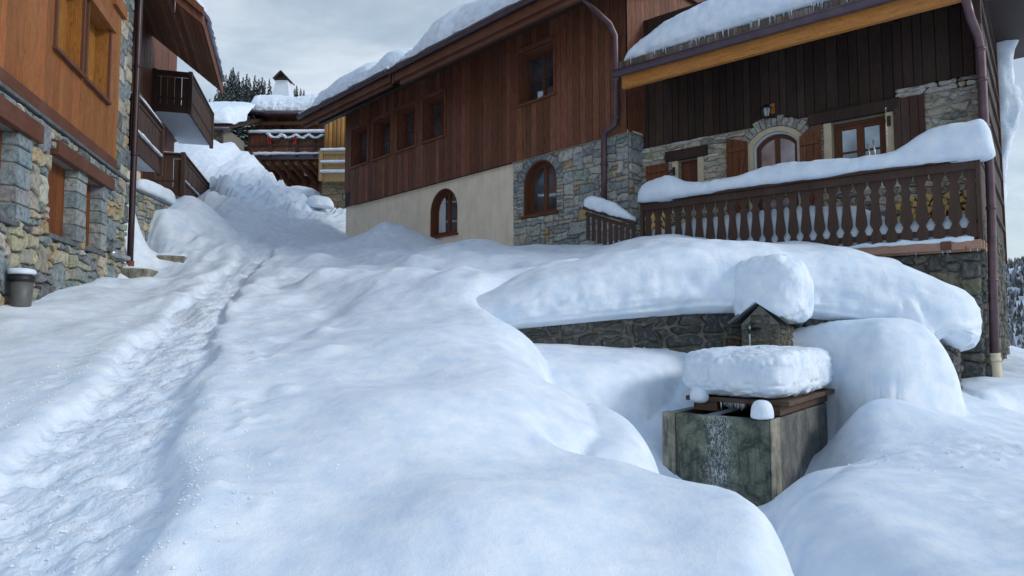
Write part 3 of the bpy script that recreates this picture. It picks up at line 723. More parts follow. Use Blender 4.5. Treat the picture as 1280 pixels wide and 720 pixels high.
def ground(x, y, detail=True):
    sh = x.shape; z = rbf(x, y).reshape(sh)
    # soft wind-drift undulation on open snow
    z = z + (.045 * sstep(2.2, 4, y) + .075 * sstep(5, 12, y)) * fbm(x * .75 + .3 * y, y * .55, None, 3, 11) * (1 - .8 * np.exp(-((x - 2.2) / 1.6) ** 2 - ((y - 5.6) / 1.6) ** 2)) + (.004 + .016 * sstep(5, 12, y)) * fbm(x * 1.9, y * 1.3, None, 3, 5)
    d, sd = path_dist(x, y)
    ds = d + .10 * vnoise(x * 1.7, y * 1.7, None, 3) + .035 * vnoise(x * 5, y * 5, None, 8)
    w_ = .38 + .14 * sstep(8, 2.5, y)
    m_ = 1 - sstep(w_ * .82, w_ * 1.0, ds)
    near = sstep(26, 17, y)
    z = z - .10 * m_ * near
    z = z + .035 * np.exp(-((ds - w_ * 1.25) / .14) ** 2) * near                         # pushed-up shoulders
    rg = fbm(x * 6, y * 5, None, 5, 21, .6)
    ck = np.abs(vnoise(x * 9, y * 8, None, 31)); cc = np.abs(vnoise(x * 19, y * 17, None, 41))
    z = z + m_ * near * (.014 * rg + .028 * ck + .022 * cc)
    two = np.abs(d - .24)                                                                 # two lanes of footfalls
    st = .5 + .5 * np.sin((y * 1.05 - x * .35) * 2 * math.pi / .62 + (sd > 0) * math.pi)
    z = z - .06 * np.exp(-(two / .10) ** 2) * st ** 3 * near
    # crumbs thrown out beside the path
    cr = np.clip(vnoise(x * 11, y * 11, None, 77) - .45, 0, 1) * np.exp(-((ds - .8) / .28) ** 2)
    z = z + .05 * cr * near
    for (a, b, r, k) in HUM:
        m2 = (np.abs(x - a) < r * 2.6) & (np.abs(y - b) < r * 3.4)
        z[m2] += k * np.exp(-(((x[m2] - a) / r) ** 2 + ((y[m2] - b) / (r * 1.3)) ** 2))
    # shovelled pile: rough lumps
    pile = np.exp(-(((x + 9.0) / 2.6) ** 2 + ((y - 23.5) / 3.8) ** 2))
    z = z + pile * (.32 * fbm(x * 1.5, y * 1.5, None, 5, 51, .66) + .24 * np.abs(vnoise(x * 4.5, y * 4.5, None, 52)))
    # a few slumped pock marks in the fresh snow right of the path, and crust scuffs at far right
    for (a, b, r, k) in [(-2.35, 7.15, .22, .08), (-2.1, 7.3, .15, -.07), (-2.5, 6.6, .2, .05), (-1.75, 6.2, .16, -.05), (-2.45, 8.6, .3, .1), (-2.2, 9.2, .25, .08), (-1.8, 4.9, .16, .05), (-1.72, 5.0, .1, -.05)]:
        z = z - k * np.exp(-(((x - a) ** 2 + (y - b) ** 2) / r ** 2))
    sc_ = np.exp(-(((x - 4.4) / 1.2) ** 2 + ((y - 5.6) / .35) ** 2)) + np.exp(-(((x - 3.0) / .25) ** 2 + ((y - 4.2) / .5) ** 2)) * .6
    z = z + sc_ * .035 * (np.abs(vnoise(x * 10, y * 10, None, 61)) + .5 * rg * .5)
    hm = np.exp(-(((x + 2.8) / 1.9) ** 2 + ((y - 12.5) / 3.6) ** 2))
    z = z + hm * .09 * fbm(x * 1.6, y * 1.5, None, 2, 91)
    dr = np.exp(-(((x + 7.2) / 1.0) ** 2 + ((y - 14.2) / .9) ** 2))
    z = z - .16 * dr * np.abs(fbm(x * 2.1, y * 2.6, None, 3, 66))
    return z
ys = [.35]
while ys[-1] < 16: ys.append(ys[-1] + max(.024, ys[-1] * .0055))
while ys[-1] < 70: ys.append(ys[-1] * 1.022)
xs = list(np.arange(-9.5, 9.0, .034)); st = .06
while xs[-1] < 42: xs.append(xs[-1] + st); st *= 1.08
st = .06
while xs[0] > -42: xs.insert(0, xs[0] - st); st *= 1.08
X, Yg = np.meshgrid(np.array(xs), np.array(ys)); Zg = ground(X, Yg)
far = sstep(34, 70, Yg); Zg = Zg * (1 - far) + far * (SL * Yg * 1.0 * sstep(24, -8, X) - 3 * sstep(5, 20, X))
Zg = np.where(X > 9.5, Zg * 1 - .10 * (X - 9.5), Zg)
mb = MB(); mb.grid(np.stack([X, Yg, Zg], 2)); g = mb.build('snow_ground', M['snow'])
_d, _s = path_dist(X, Yg); _ds = _d + .10 * vnoise(X * 1.7, Yg * 1.7, None, 3) + .07 * vnoise(X * 5, Yg * 5, None, 8)
RG = (1 - sstep(.32, .54, _ds)) * sstep(26, 17, Yg) + .8 * np.exp(-(((X + 9.0) / 2.6) ** 2 + ((Yg - 23.5) / 3.8) ** 2)) + .5 * np.exp(-(((X - 4.4) / 1.2) ** 2 + ((Yg - 5.6) / .3) ** 2))
ra_ = g.data.attributes.new('rough', 'FLOAT', 'POINT'); ra_.data.foreach_set('value', RG.astype(np.float32).ravel())
tag(g, 'deep untouched snow field with a trodden footpath running uphill', kind='structure')
def gz(x, y): return float(ground(np.array([[x]]), np.array([[y]]))[0, 0])

# crumbs of snow kicked out of the path and fallen off the pile: nobody could count them
mb = MB(); rr = random.Random(11)
def crumb(x, y, z, r):
    vs = []; 
    for (a, b, c) in ((0, 0, 1), (1, 0, .2), (.3, .95, .1), (-.8, .6, .25), (-.8, -.6, .1), (.3, -.95, .2)): k = rr.uniform(.7, 1.3) * r; vs.append((x + a * k, y + b * k, z + c * k))
    mb.add(vs, [(0, 1, 2), (0, 2, 3), (0, 3, 4), (0, 4, 5), (0, 5, 1)])
cx_, cy_, cr_ = [], [], []
for _ in range(3800):
    t = rr.random() ** 1.2; i = min(int(t * (len(path_pts) - 2)), len(path_pts) - 2); f = rr.random(); p = path_pts[i] * (1 - f) + path_pts[i + 1] * f
    o_ = rr.gauss(0, .42) if rr.random() < .6 else rr.choice([-1, 1]) * rr.uniform(.5, .85); cx_.append(p[0] + o_); cy_.append(p[1] + .3 * o_); cr_.append(rr.uniform(.004, .011))
for _ in range(120): cx_.append(rr.gauss(4.4, .9)); cy_.append(rr.gauss(5.7, .3)); cr_.append(rr.uniform(.006, .02))
cz_ = ground(np.array([cx_]), np.array([cy_]))[0]
for a, b, c, r in zip(cx_, cy_, cz_, cr_): crumb(a, b, c - r * .3, r)
tag(mb.build('snow_crumbs', M['snow']), 'loose crumbs of snow scattered along the trodden path and pile', 'snow', kind='stuff')

# valley floor sheet to the horizon
mb = MB(); R_ = 1500
ang = np.linspace(0, 2 * math.pi, 97); rad = np.array([0, 60, 150, 400, 1500.])
G = np.zeros((5, 97, 3))
for i, r in enumerate(rad):
    G[i, :, 0] = r * np.cos(ang); G[i, :, 1] = r * np.sin(ang); G[i, :, 2] = -6 - .01 * r
mb.grid(G); tag(mb.build('snow_plain', M['snow']), 'snow covered valley floor', kind='structure')

# hillside behind the village (left) and across the valley (right)
mb = MB(); n = 60
gx, gy = np.meshgrid(np.linspace(-150, 10, n), np.linspace(48, 230, n))
gzz = 9 + (gy - 48) * .28 + 3 * fbm(gx * .03, gy * .03, None, 3, 4); gzz = gzz * sstep(12, -24, gx) + (-8) * (1 - sstep(12, -24, gx))
mb.grid(np.stack([gx, gy, gzz], 2)); tag(mb.build('hillside', M['snow']), 'snowy wooded hillside above the hamlet', kind='structure')
mb = MB()
gx, gy = np.meshgrid(np.linspace(100, 620, n), np.linspace(230, 620, n))
hh = -12 + 70 * np.exp(-((gx - 420) / 150) ** 2) * sstep(230, 420, gy) + 8 * fbm(gx * .012, gy * .012, None, 4, 8)
mb.grid(np.stack([gx, gy, hh], 2)); tag(mb.build('far_hill', M['snow']), 'distant hill across the valley', kind='structure')

# ================================================================== retaining wall with the snow bank on it
wl = [atY(440, 415, 11.4), atY(492, 415, 9.8), atY(540, 415, 8.85), atY(600, 415, 8.35), atY(690, 415, 8.18), atY(800, 415, 8.12), atY(915, 415, 8.1), atY(1040, 415, 8.06), atY(1130, 415, 7.95), atY(1180, 415, 7.9)]
wl = [Vector((p.x, p.y)) for p in wl] + [Vector((5.46, 8.2)), Vector((5.7, 8.7)), Vector((5.82, 9.3))]
wt_z = [2.25, 1.98, 1.78, 1.72, 1.80, 1.90, 1.955, 1.86, 1.72, 1.55, 1.55, 1.6, 1.6]
def catm(P, t):
    n = len(P) - 1; i = min(int(t * n), n - 1); f = t * n - i
    p = [P[max(i - 1, 0)], P[i], P[i + 1], P[min(i + 2, n)]]
    return .5 * ((2 * p[1]) + (p[2] - p[0]) * f + (2 * p[0] - 5 * p[1] + 4 * p[2] - p[3]) * f * f + (3 * p[1] - 3 * p[2] + p[3] - p[0]) * f ** 3)
def wline(t): return catm(wl, t)
def wtop(t): return catm(wt_z, t)
NS = 400; line = [wline(i / NS) for i in range(NS + 1)]; cum = [0]
for a, b in zip(line[:-1], line[1:]): cum.append(cum[-1] + (b - a).length)
def on_wall(s):
    import bisect
    s = min(max(s, 0), cum[-1] - 1e-4); i = max(0, bisect.bisect(cum, s) - 1); f = (s - cum[i]) / (cum[i + 1] - cum[i]); t = (i + f) / NS
    p = wline(t); q = wline(min(1, t + .002)) - wline(max(0, t - .002)); q.normalize(); return p, Vector((-q.y, q.x)), wtop(t)
def wax(u, y, z):
    p, nrm, zt = on_wall(u); return (p.x + nrm.x * y, p.y + nrm.y * y, z + (zt - 1.9))
mb = MB(); mm = MB()
masonry(mm, 0, cum[-1], .2, 1.9, 0, .135, .085, PAL_W, maxw=3, maxh=3, bulge=.05, gap=.022, jit=.40, axis=wax)
k = 120; Pm = np.array([[wax(cum[-1] * i / k, .012, z) for z in (.1, 1.88)] + [wax(cum[-1] * i / k, .4, z) for z in (1.88, .1)] for i in range(k + 1)])
mb.grid(Pm, False)
rw = mb.build('retaining_wall', M['mortar']); rw['_zb'] = 0.0
tag(rw, 'low dark fieldstone retaining wall half buried under a thick snow bank', 'wall')
mm.build('stonework', M['stone_dark'], rw)

# bank profile: t outward (+ = toward camera), z above wall top
prof = [(-.30, -.02), (-.08, -.015), (.02, -.03), (.13, .01), (.20, .09), (.24, .20), (.255, .36), (.25, .52), (.215, .66), (.14, .77), (.0, .85), (-.18, .90), (-.42, .945), (-.75, .99), (-1.1, 1.03), (-1.6, 1.11), (-2.3, 1.2), (-3.4, 1.36), (-4.6, 1.5), (-5.6, 1.6)]
pr = []
for a, b in zip(prof[:-1], prof[1:]):
    for q in range(4): pr.append((a[0] + (b[0] - a[0]) * q / 4, a[1] + (b[1] - a[1]) * q / 4))
pr.append(prof[-1])
ns = 330; BK = np.zeros((ns + 1, len(pr), 3))
# crest targets along the bank measured off the photograph
crest = [(545, 340, 9.4), (600, 325, 9.6), (660, 310, 10.4), (720, 303, 10.8), (800, 301, 10.6), (860, 297, 10.3), (920, 294, 9.9), (1000, 301, 9.25), (1060, 312, 8.85), (1120, 324, 8.65), (1180, 348, 8.45), (1212, 378, 8.35)]
for i in range(ns + 1):
    s = cum[-1] * i / ns; p, nrm, zt = on_wall(s)
    S1 = sstep(2.4, 4.8, s); rt = sstep(cum[-1] - .6, cum[-1] - 2.6, s); 
    for j, (a, b) in enumerate(pr):
        lip = .70 + .30 * rt; hb = b
        hb = b * (.78 + .22 * rt) if b < 1 else b - .22 * (1 - rt) - (1 - rt) * max(0, b - 1) * .75
        d_ = a if a < 0 else a * (.35 + .65 * S1)
        hb = hb * (.15 + .85 * S1) * (.74 + .26 * sstep(4.0, 6.8, s))
        if a < -.75: # keep the terrace from folding over itself behind the end curve
            nn_ = Vector((0.10, 1.0)).normalized(); e = -.75; 
            f = sstep(cum[-1] - 2.2, cum[-1] - .8, s); dirv = nrm * (1 - f) + Vector((-.5, .86)) * f
            q = p + nrm * .75 + (dirv.normalized()) * (-a - .75) * (1 - .62 * f)
        else: q = p - nrm * d_
        BK[i, j] = (q.x, q.y, zt + hb)
q = BK.reshape(-1, 3); tt = np.tile(np.array([b for a, b in pr]), ns + 1); aa = np.tile(np.array([a for a, b in pr]), ns + 1); sv = np.repeat(np.linspace(0, cum[-1], ns + 1), len(pr))
q[:, 2] += .075 * fbm(q[:, 0] * .9, q[:, 1] * .9, None, 3, 71) * np.clip(tt * 1.5, 0, 1)
front = np.exp(-((tt - .25) / .38) ** 2) * (aa > -.2)
q[:, 1] -= front * (+ .035 * fbm(sv * 1.1, tt * 1.0, None, 3, 79) + .05 * fbm(sv * 1.3, tt * 2.5, None, 4, 72) + .028 * np.abs(vnoise(sv * 4.2, tt * 5, None, 73)) + .012 * fbm(sv * 9, tt * 9, None, 3, 76))
layer = front * np.clip(1 - tt * 4.5, 0, 1); q[:, 1] += layer * .03 * np.sin(tt * 70 + 2 * vnoise(sv * 1.2, tt * 0, None, 78))
# broken crumbling end
endm = np.exp(-((sv - (cum[-1] - 1.75)) / .55) ** 2) * np.exp(-((tt - .1) / .3) ** 2) * (aa > -.2)
q[:, 1] -= endm * .10 * np.abs(vnoise(sv * 6, tt * 7, None, 74)); q[:, 2] -= endm * (.10 + .22 * vnoise(sv * 3.3, tt * 2, None, 75)) * np.clip(1 - tt * 1.4, 0, 1)
mb = MB(); mb.grid(q.reshape(BK.shape)); bank = mb.build('snow_bank', M['snow_cap'])
tag(bank, 'thick overhanging bank of snow lying along the low retaining wall', 'snow')
def bank_z(x, y):
    d = (q[:, 0] - x) ** 2 + (q[:, 1] - y) ** 2; m_ = aa < 0; return float(q[m_][np.argmin(d[m_])][2])
# ================================================================== HOUSE A (left, orange boards over rubble stone)
zA = 1.4
A = root('chalet', FA, zA, 'tall chalet at the left edge with orange timber boards above rough stone', 'house')
ZL = 4.72
UL = -9.0
def uA(px, off=0): return FA.u(px, off)
w1 = (uA(48), uA(82), 5.80, 7.06); w2 = (uA(89), uA(118), 5.80, 7.06)
o1 = (uA(51), uA(85), 3.10, 4.24); o2 = (uA(97), uA(117), 3.10, 4.24); o0 = (uA(-45), uA(6), 3.10, 4.24)
zi, zo = 4.24, 4.24
uq = uA(134)
mb = MB(); mb.box(UL, 0, .30, .5, zA - 1, 10.2); 
sheet(mb, rect(UL, 0, zA - 1, 10.2), [rect(*o) for o in (o0, o1, o2, w1, w2)], .0, .30); mb.build('wall', M['mortar'], A)
mb = MB()
def mskA(u, z):
    for o in (o0, o1, o2):
        if o[0] - .02 < u < o[1] + .02 and o[2] - .03 < z < o[3] + .02: return False
    return True
pil = uA(97)
def mskA2(u, z): return mskA(u, z) and not (o1[1] - .0 < u < o2[0] and o1[2] < z < o1[3]) and not (o0[1] < u < o0[1] + .42 and 3.1 < z < 4.24) and not (o2[1] < u < o2[1] + .30 and 3.1 < z < 4.24)
masonry(mb, UL, -.0, zA - .6, ZL - .10, 0, .15, .105, PAL_A, mskA2, maxw=4, maxh=4, bulge=.06, gap=.015, jit=.38)
masonry(mb, uq, 0, ZL - .1, 10.2, 0, .16, .15, PAL_A, maxw=3, maxh=2, bulge=.03, gap=.007, jit=.12)
# squared blocks round the openings, with their jamb faces
quoin(mb, o1[1] - .02, o2[0], -.05, .29, 3.12, 4.24, (.17, .3), [((.22, .27, .30), 3), ((.30, .33, .33), 2), ((.18, .21, .23), 2)], alt=0)
quoin(mb, o0[1] - .02, o0[1] + .40, -.05, .29, 3.12, 4.24, (.2, .36), [((.22, .27, .30), 3), ((.30, .33, .33), 2)], alt=.03)
quoin(mb, o2[1] - .02, o2[1] + .28, -.05, .29, 3.12, 4.24, (.16, .3), [((.24, .29, .31), 3), ((.30, .33, .33), 2)], alt=.03)
mb.build('stonework', M['stone'], A)
mb = MB()
for o in (o1, o2, o0): mb.box(o[0] - .06, o[1] + .05, -.09, .26, 3.03, 3.10)
mb.box(UL, uq + .75, -.075, .05, ZL - .085, ZL - .03); mb.build('ledge', M['slate'], A, bevel=.008)
mb = MB(); mb.box(uA(52), uA(127), -.12, .29, 4.245, 4.46); mb.build('lintel', M['wood_beam'], A, bevel=.012)
mb = MB(); mb.box(uA(-60), uA(31), -.12, .29, 4.245, 4.50); mb.build('lintel', M['wood_beam'], A, bevel=.012)
mb = MB(); boards(mb, UL, uq - .01, ZL + .16, 10.2, -.035, .16, [w1, w2], .03, var=.16, gap=.007); mb.build('timber_cladding', M['wood_orange'], A, bevel=.003)
mb = MB(); mb.box(UL, uq - .01, -.06, .0, ZL - .02, ZL + .15); mb.build('base_board', M['wood_beam'], A, bevel=.006)
for w_ in (w1, w2):
    mb = MB(); boards(mb, w_[0] + .02, w_[1] - .02, w_[2] + .02, w_[3] - .02, .16, .17, (), .03, var=.12); p = mb.build('shutter', M['wood_shutter'], A, bevel=.003)
    mb = MB(); a, b, c, d = w_
    mb.box(b - .02, b + .0, -.03, .17, c, d); mb.box(a, a + .02, -.03, .17, c, d); mb.box(a, b, -.03, .17, d - .02, d); mb.build('reveal', M['wood_shutter'], A)
    mb = MB(); mb.box(a - .05, a - .003, -.075, -.03, c - .06, d); mb.box(b + .003, b + .06, -.075, -.03, c - .06, d); mb.box(a - .08, b + .08, -.10, .17, c - .075, c - .02); mb.build('sill', M['wood_beam'], A, bevel=.005)
    mb = MB(); mb.box(a - .12, b + .14, -.12, -.02, d + .003, d + .17); mb.build('lintel', M['wood_orange'], A, bevel=.006)
mb = MB(); mb.box(uA(118) + .15, uq + .1, -.10, -.02, 7.62, 7.85); mb.build('lintel', M['wood_orange'], A, bevel=.006)
for o in (o1, o2, o0):
    mb = MB(); boards(mb, o[0], o[1], o[2], o[3], .13, .2, (), .03, pal=(.55, .5, .5), var=.15); mb.build('shutter', M['wood_orange'], A, bevel=.003)
# corner return wall and roof
mb = MB(); mb.box(-.30, 0.0, .5, 1.2, zA - 1, 10.2); mb.build('side_wall', M['mortar'], A)
mb = MB(); mb.hexa([(UL - .5, -1.0, 10.2), (.6, -1.0, 10.2), (.6, 5, 12.6), (UL - .5, 5, 12.6), (UL - .5, -1.0, 10.45), (.6, -1.0, 10.45), (.6, 5, 12.85), (UL - .5, 5, 12.85)]); mb.build('roof', M['wood_beam'], A)
# downpipe at the corner: dark above, copper brown below
up = .10
mb = MB(); mb.tube([(up, -.10, z) for z in (10.1, 8, 6, 4, 3.05)], .058, 14); mb.build('downpipe', M['pipe_dark'], A)
for z in (5.2, 7.0):
    mb = MB(); mb.tube([(up, -.10, z), (up, -.10, z + .05)], .07, 14); mb.build('pipe_clamp', M['pipe_dark'], A)
mb = MB(); mb.tube([(up, -.10, 3.1), (up, -.10, 1.2)], .075, 14)
mb.build('downpipe_base', wood_mat('rusty_pipe', (.20, .08, .05), .7, knots=False, wamt=.3), A)
mb = MB(); mb.tube([(uA(127), -.11, 3.12), (uA(147) , -.13, 3.12)], .05, 14); mb.build('outlet_pipe', M['steel'], A)

# waste bin by the wall
bx, by = FA.world(uA(24, -.20), -.20, 0).x, FA.world(uA(24, -.20), -.20, 0).y
bz = gz(bx, by)
mb = MB(); prf = [(.0, .095), (.02, .11), (.1, .115), (.34, .13)]
mb.tube([(0, 0, z) for z, r in prf], [r for z, r in prf], 24)
b = mb.build('waste_bin', M['bin']); b.location = (bx, by, bz - .04); tag(b, 'small grey round waste bin with a dark lid at the foot of the stone wall', 'bin'); b['_zb'] = 0.0
mb = MB(); mb.tube([(0, 0, .335), (0, 0, .40)], [.145, .14], 24); mb.tube([(0, 0, .40), (0, 0, .425)], [.135, .10], 24); mb.build('lid', M['black'], b)
mb = MB(); blob(mb, (bx, by, bz + .375), (.135, .135, .085), 14, 5, .008); tag(mb.build('snow_mound', M['snow_cap']), 'small round cap of snow on the waste bin lid', 'snow')

# two stone steps half buried, right of the pipe
for k, (px, py, Y, wd, lb) in enumerate([(158, 337, 12.9, 1.0, 'lower stone step poking out of the snow beside the brown downpipe'), (196, 321, 13.9, 1.25, 'upper stone step under the snow drift, right of the brown downpipe')]):
    p = atY(px, py, Y); mb = MB(); mb.box(-wd / 2, wd / 2, -.25, .25, -.32, 0)
    o = mb.build('stone_step', M['concrete'], None, bevel=.015); o.location = (p.x, p.y, p.z); o.rotation_euler = (0, 0, .12); tag(o, lb, 'step', 'stone steps by the left house')
    mb = MB(); blob(mb, (0, .03, 0), (wd * .47, .25, .07), 16, k + 3, .012); c = mb.build('snow_mound', M['snow_cap']); c.location = (p.x, p.y, p.z - .01); c.rotation_euler = (0, 0, .12); tag(c, 'thin pad of snow on the %s stone step' % ('lower' if k == 0 else 'upper'), 'snow')

# ================================================================== HOUSE A2 (balconies), same street line, set back 1.15 m
zA2 = 3.0
A2 = root('balcony_house', FA, zA2, 'brown apartment chalet with three plank balconies behind the orange one', 'house')
YW = 1.0; UE = 8.6
mb = MB(); wins = [(4.3, 5.4, 6.5, 8.0), (6.1, 7.2, 6.5, 8.2), (2.0, 3.1, 6.6, 7.9), (5.0, 6.1, 3.9, 5.7), (7.0, 7.7, 4.2, 5.4), (1.0, 2.2, 3.95, 5.7)]
sheet(mb, rect(0, UE, zA2 - 1, 10.9), [rect(*x) for x in wins], YW, .25); mb.box(UE - .2, UE, YW + .0, 9, zA2 - 1, 9.4); mb.box(0, UE, YW + .26, YW + .5, zA2 - 1, 10.9); mb.build('wall', M['plaster'], A2)
mb = MB(); boards(mb, 0, UE, 5.95, 10.9, YW - .03, .2, wins, .028, var=.2); boards(mb, .0, 1.0, 3.95, 5.95, YW - .03, .2, wins, .028); mb.build('timber_cladding', M['wood_brown'], A2, bevel=.003)
for x in wins: window(A2, rect(*x), YW + .14, M['wood_window'], 2, 1, sy=YW - .05)
mb = MB(); masonry(mb, 6.2, UE, zA2 - .5, 3.9, YW - .02, .2, .13, PAL_A, maxw=3, maxh=2); mb.build('stonework', M['stone'], A2)
def plank_balcony(ua, ub, zf, yo, left_end=True, right_end=True, snow=True, under='white'):
    b = MB(); b.box(ua, ub, yo, YW - .01, zf - .05, zf + .06); fl = b.build('balcony', M[under], A2)
    b = MB()
    H = 1.02; yy = yo
    for zz, hh in ((zf - .12, .22), (zf + H - .12, .09), (zf + .26, .05)): b.box(ua + .05, ub - .05, yy - .02, yy + .03, zz, zz + hh)
    if left_end:
        for zz, hh in ((zf - .12, .22), (zf + H - .12, .09), (zf + .26, .05)): b.box(ua - .02, ua + .03, yy + .05, YW - .04, zz, zz + hh)
    b.build('rail', M['wood_balcony'], fl, bevel=.006)
    b = MB(); b.box(ua - .05, ub + .05, yo - .06, yo + .05, zf + H - .02, zf + H + .03); 
    if left_end: b.box(ua - .06, ua + .05, yo + .051, YW - .04, zf + H - .02, zf + H + .03)
    b.build('handrail', M['wood_balcony'], fl, bevel=.006)
    b = MB(); boards(b, ua + .05, ub - .05, zf + .08, zf + H - .13, yo + .0, .16, (), .02, var=.15, gap=.01)
    if left_end: boards(b, yo + .06, YW - .05, zf + .08, zf + H - .13, 0, .16, (), .02, var=.15, gap=.01, axis=lambda u, y, z: (ua + y, u, z))
    b.build('plank_panel', M['wood_balcony'], fl, bevel=.003)
    for (pu, pyy) in [(ua, yo), (ub, yo)] + ([(ua, YW - .08)] if left_end else []):
        b = MB(); b.box(pu - .055, pu + .055, pyy - .055, pyy + .055, zf - .14, zf + H + .06); b.build('post', M['wood_balcony'], fl, bevel=.01)
    return fl
z1f = FA.z(228, 122, 0); z2f = FA.z(192, 205, 0); z3f = FA.z(222, 234, 0)
BL = [(uA(158), uA(193), 3.0 + z2f * 0 + z2f - 3.0, 'second'), (uA(222), uA(254), z2f, 'low'), (uA(228), uA(257), z1f, 'top')]
plank_balcony(uA(158), uA(193), z2f, 0.0)
plank_balcony(uA(222), uA(254), z2f, 0.0)
plank_balcony(uA(228), uA(257), z1f, 0.0)
for (a, b, zf, th, lb) in [(uA(158), uA(193), z2f, .09, 'long strip of snow on the handrail of the near middle balcony'), (uA(222), uA(254), z2f, .06, 'strip of snow on the handrail of the lowest plank balcony'), (uA(228), uA(257), z1f, .035, 'thin frosting of snow on the handrail of the highest plank balcony')]:
    mb = MB(); n_s = 40
    snow_sweep(mb, [(a + (b - a) * i / n_s, -.0, zf + 1.05, .05 * math.sin(math.pi * (.05 + .9 * i / n_s)) ** .3, th * math.sin(math.pi * (.04 + .92 * i / n_s)) ** .3, (0, 1)) for i in range(n_s + 1)], 12, 4, .008)
    if th > .04: snow_sweep(mb, [(a + .1 + (b - a - .2) * i / n_s, -.035, zf + .31, .03, th * .6, (0, 1)) for i in range(n_s + 1)], 10, 6, .012)
    if th > .04: snow_sweep(mb, [(a + .0, .06 + (YW - .15) * i / 20, zf + 1.045, .045, th * .5, (1, 0)) for i in range(21)], 10, 7, .006)
    s = mb.build('rail_snow', M['snow_cap'], None); s['_zb'] = 0.0; place(s, FA); tag(s, lb, 'snow', 'snow on the balcony handrails of the left houses')
# roof of A2: soffit boards, barge board facing the street, snow on the edge
e1 = FA.at(251, 22, -.85); e2 = FA.at(272, 112, -.85); 
mb = MB(); uf, ue = e1[0], e2[0] + .6
zr = lambda y, u: e1[1] + (y + .85) * .78 - (u - uf) * .20
def roofbox(u0_, u1_, y0_, y1_, dz0, dz1): return [(u0_, y0_, zr(y0_, u0_) + dz0), (u1_, y0_, zr(y0_, u1_) + dz0), (u1_, y1_, zr(y1_, u1_) + dz0), (u0_, y1_, zr(y1_, u0_) + dz0), (u0_, y0_, zr(y0_, u0_) + dz1), (u1_, y0_, zr(y0_, u1_) + dz1), (u1_, y1_, zr(y1_, u1_) + dz1), (u0_, y1_, zr(y1_, u0_) + dz1)]
mb.hexa(roofbox(uf, ue, -.85, 5, .03, .14)); rf = mb.build('roof', M['wood_brown'], A2)
mb = MB(); y = -.83
while y < 1.1: mb.hexa(roofbox(uf + .04, ue, y, y + .13, 0, .028), tuple([rnd(.9, 1.6)] * 3)); y += .14
mb.build('soffit', wood_mat('soffit_wood', (.28, .15, .09), .6, grain=(1.2, 14, 14), wamt=.2), rf)
mb = MB(); mb.hexa(roofbox(uf - .06, uf, -.9, 5, -.16, .2)); mb.hexa(roofbox(uf, ue, -.90, -.851, -.12, .2)); mb.hexa(roofbox(uf - .12, uf - .06, -.93, 5, .06, .24)); mb.build('barge_board', M['wood_brown'], rf, bevel=.008)
mb = MB(); mb.hexa(roofbox(0, uf + .5, .9, 5, .03, .14)); mb.build('roof', M['wood_brown'], A2)
mb = MB(); roof_snow(mb, uf - .1, ue, -.97, e1[1] + .16, .78, 5, lambda u: .2 + .07 * math.sin(u * 2.3), .4, 90, 9, .05)
for i, v in enumerate(mb.v): mb.v[i] = (v[0], v[1], v[2] - (v[0] - uf) * .20)
s = mb.build('roof_snow', M['snow_cap']); s['_zb'] = 0.; place(s, FA); tag(s, 'layer of snow on the steep eave above the plank balconies', 'snow')
icicles(s, [(uf - .05, -.3, zr(-.3, uf) - .12)], 0, .5, .6, .012)
# low garden wall beside A2
zg = FA.z(190, 262, .2)
p0 = atY(160, 262, 13.6); p1 = atY(212, 240, 15.6)
FG = Frame(p0.x, p0.y, ang=math.atan2(p1.y - p0.y, p1.x - p0.x)); Lg = (Vector((p1.x, p1.y)) - Vector((p0.x, p0.y))).length
mb = MB(); ztp = atY(160, 234, 13.6).z; mb.box(-.6, Lg, .0, .35, 2.6, ztp - .02); gw = mb.build('garden_wall', M['mortar']); gw['_zb'] = 0.; place(gw, FG); tag(gw, 'low rubble stone garden wall below the balconies, partly drifted over', 'wall')
mb = MB(); masonry(mb, -.6, Lg, 2.6, ztp - .02, -.005, .14, .1, PAL_A, maxw=3, maxh=2, bulge=.035); mb.build('stonework', M['stone'], gw)
mb = MB(); mb.box(-.65, Lg + .03, -.05, .4, ztp - .02, ztp + .03); mb.build('coping', M['slate'], gw, bevel=.008)
mb = MB(); blob(mb, (1.55, .25, ztp + .02), (.95, .35, .38), 26, 8, .05); s = mb.build('snow_mound', M['snow_cap']); s['_zb'] = 0.; place(s, FG); tag(s, 'rounded hump of snow on the low garden wall', 'snow')

# ================================================================== HOUSE B (brown boards over plaster and stone)
zB = 3.0
B = root('timber_chalet', FB, zB, 'long brown timber chalet with a cream plaster ground floor and a stone corner', 'house')
uB = FB.u
ZC = 5.6; UBL = uB(430); US = uB(642); ZT = 9.3
bw = [(uB(439), uB(459.6), 6.8, 7.95), (uB(467), uB(489), 6.8, 7.95), (uB(497), uB(520.6), 6.8, 7.95), (uB(530), uB(557), 6.8, 7.95), (uB(652), uB(697), 6.88, 8.08)]
a1 = (uB(536.5), uB(571)); za1 = (FB.z(553, 294), FB.z(553, 236)); a2 = (uB(655), uB(697)); za2 = (FB.z(676, 267), FB.z(676, 200))
AR1 = arch(a1[0], a1[1], za1[0], za1[1]); AR2 = arch(a2[0], a2[1], za2[0], za2[1])
mb = MB(); sheet(mb, rect(UBL, US, zB - .8, ZC), [AR1], 0, .28); mb.box(UBL, US, .3, .5, zB - .8, ZC); mb.build('plaster_wall', M['plaster'], B)
mb = MB(); sheet(mb, rect(US, 0, zB - 2, ZC + .02), [AR2], 0, .28); mb.box(US, -.01, .3, .5, zB - 2, ZC); mb.add([(0, 0, zB - 2), (0, 3, zB - 2), (0, 3, ZC), (0, 0, ZC)], [(0, 1, 2, 3)]); mb.build('wall', M['mortar'], B)
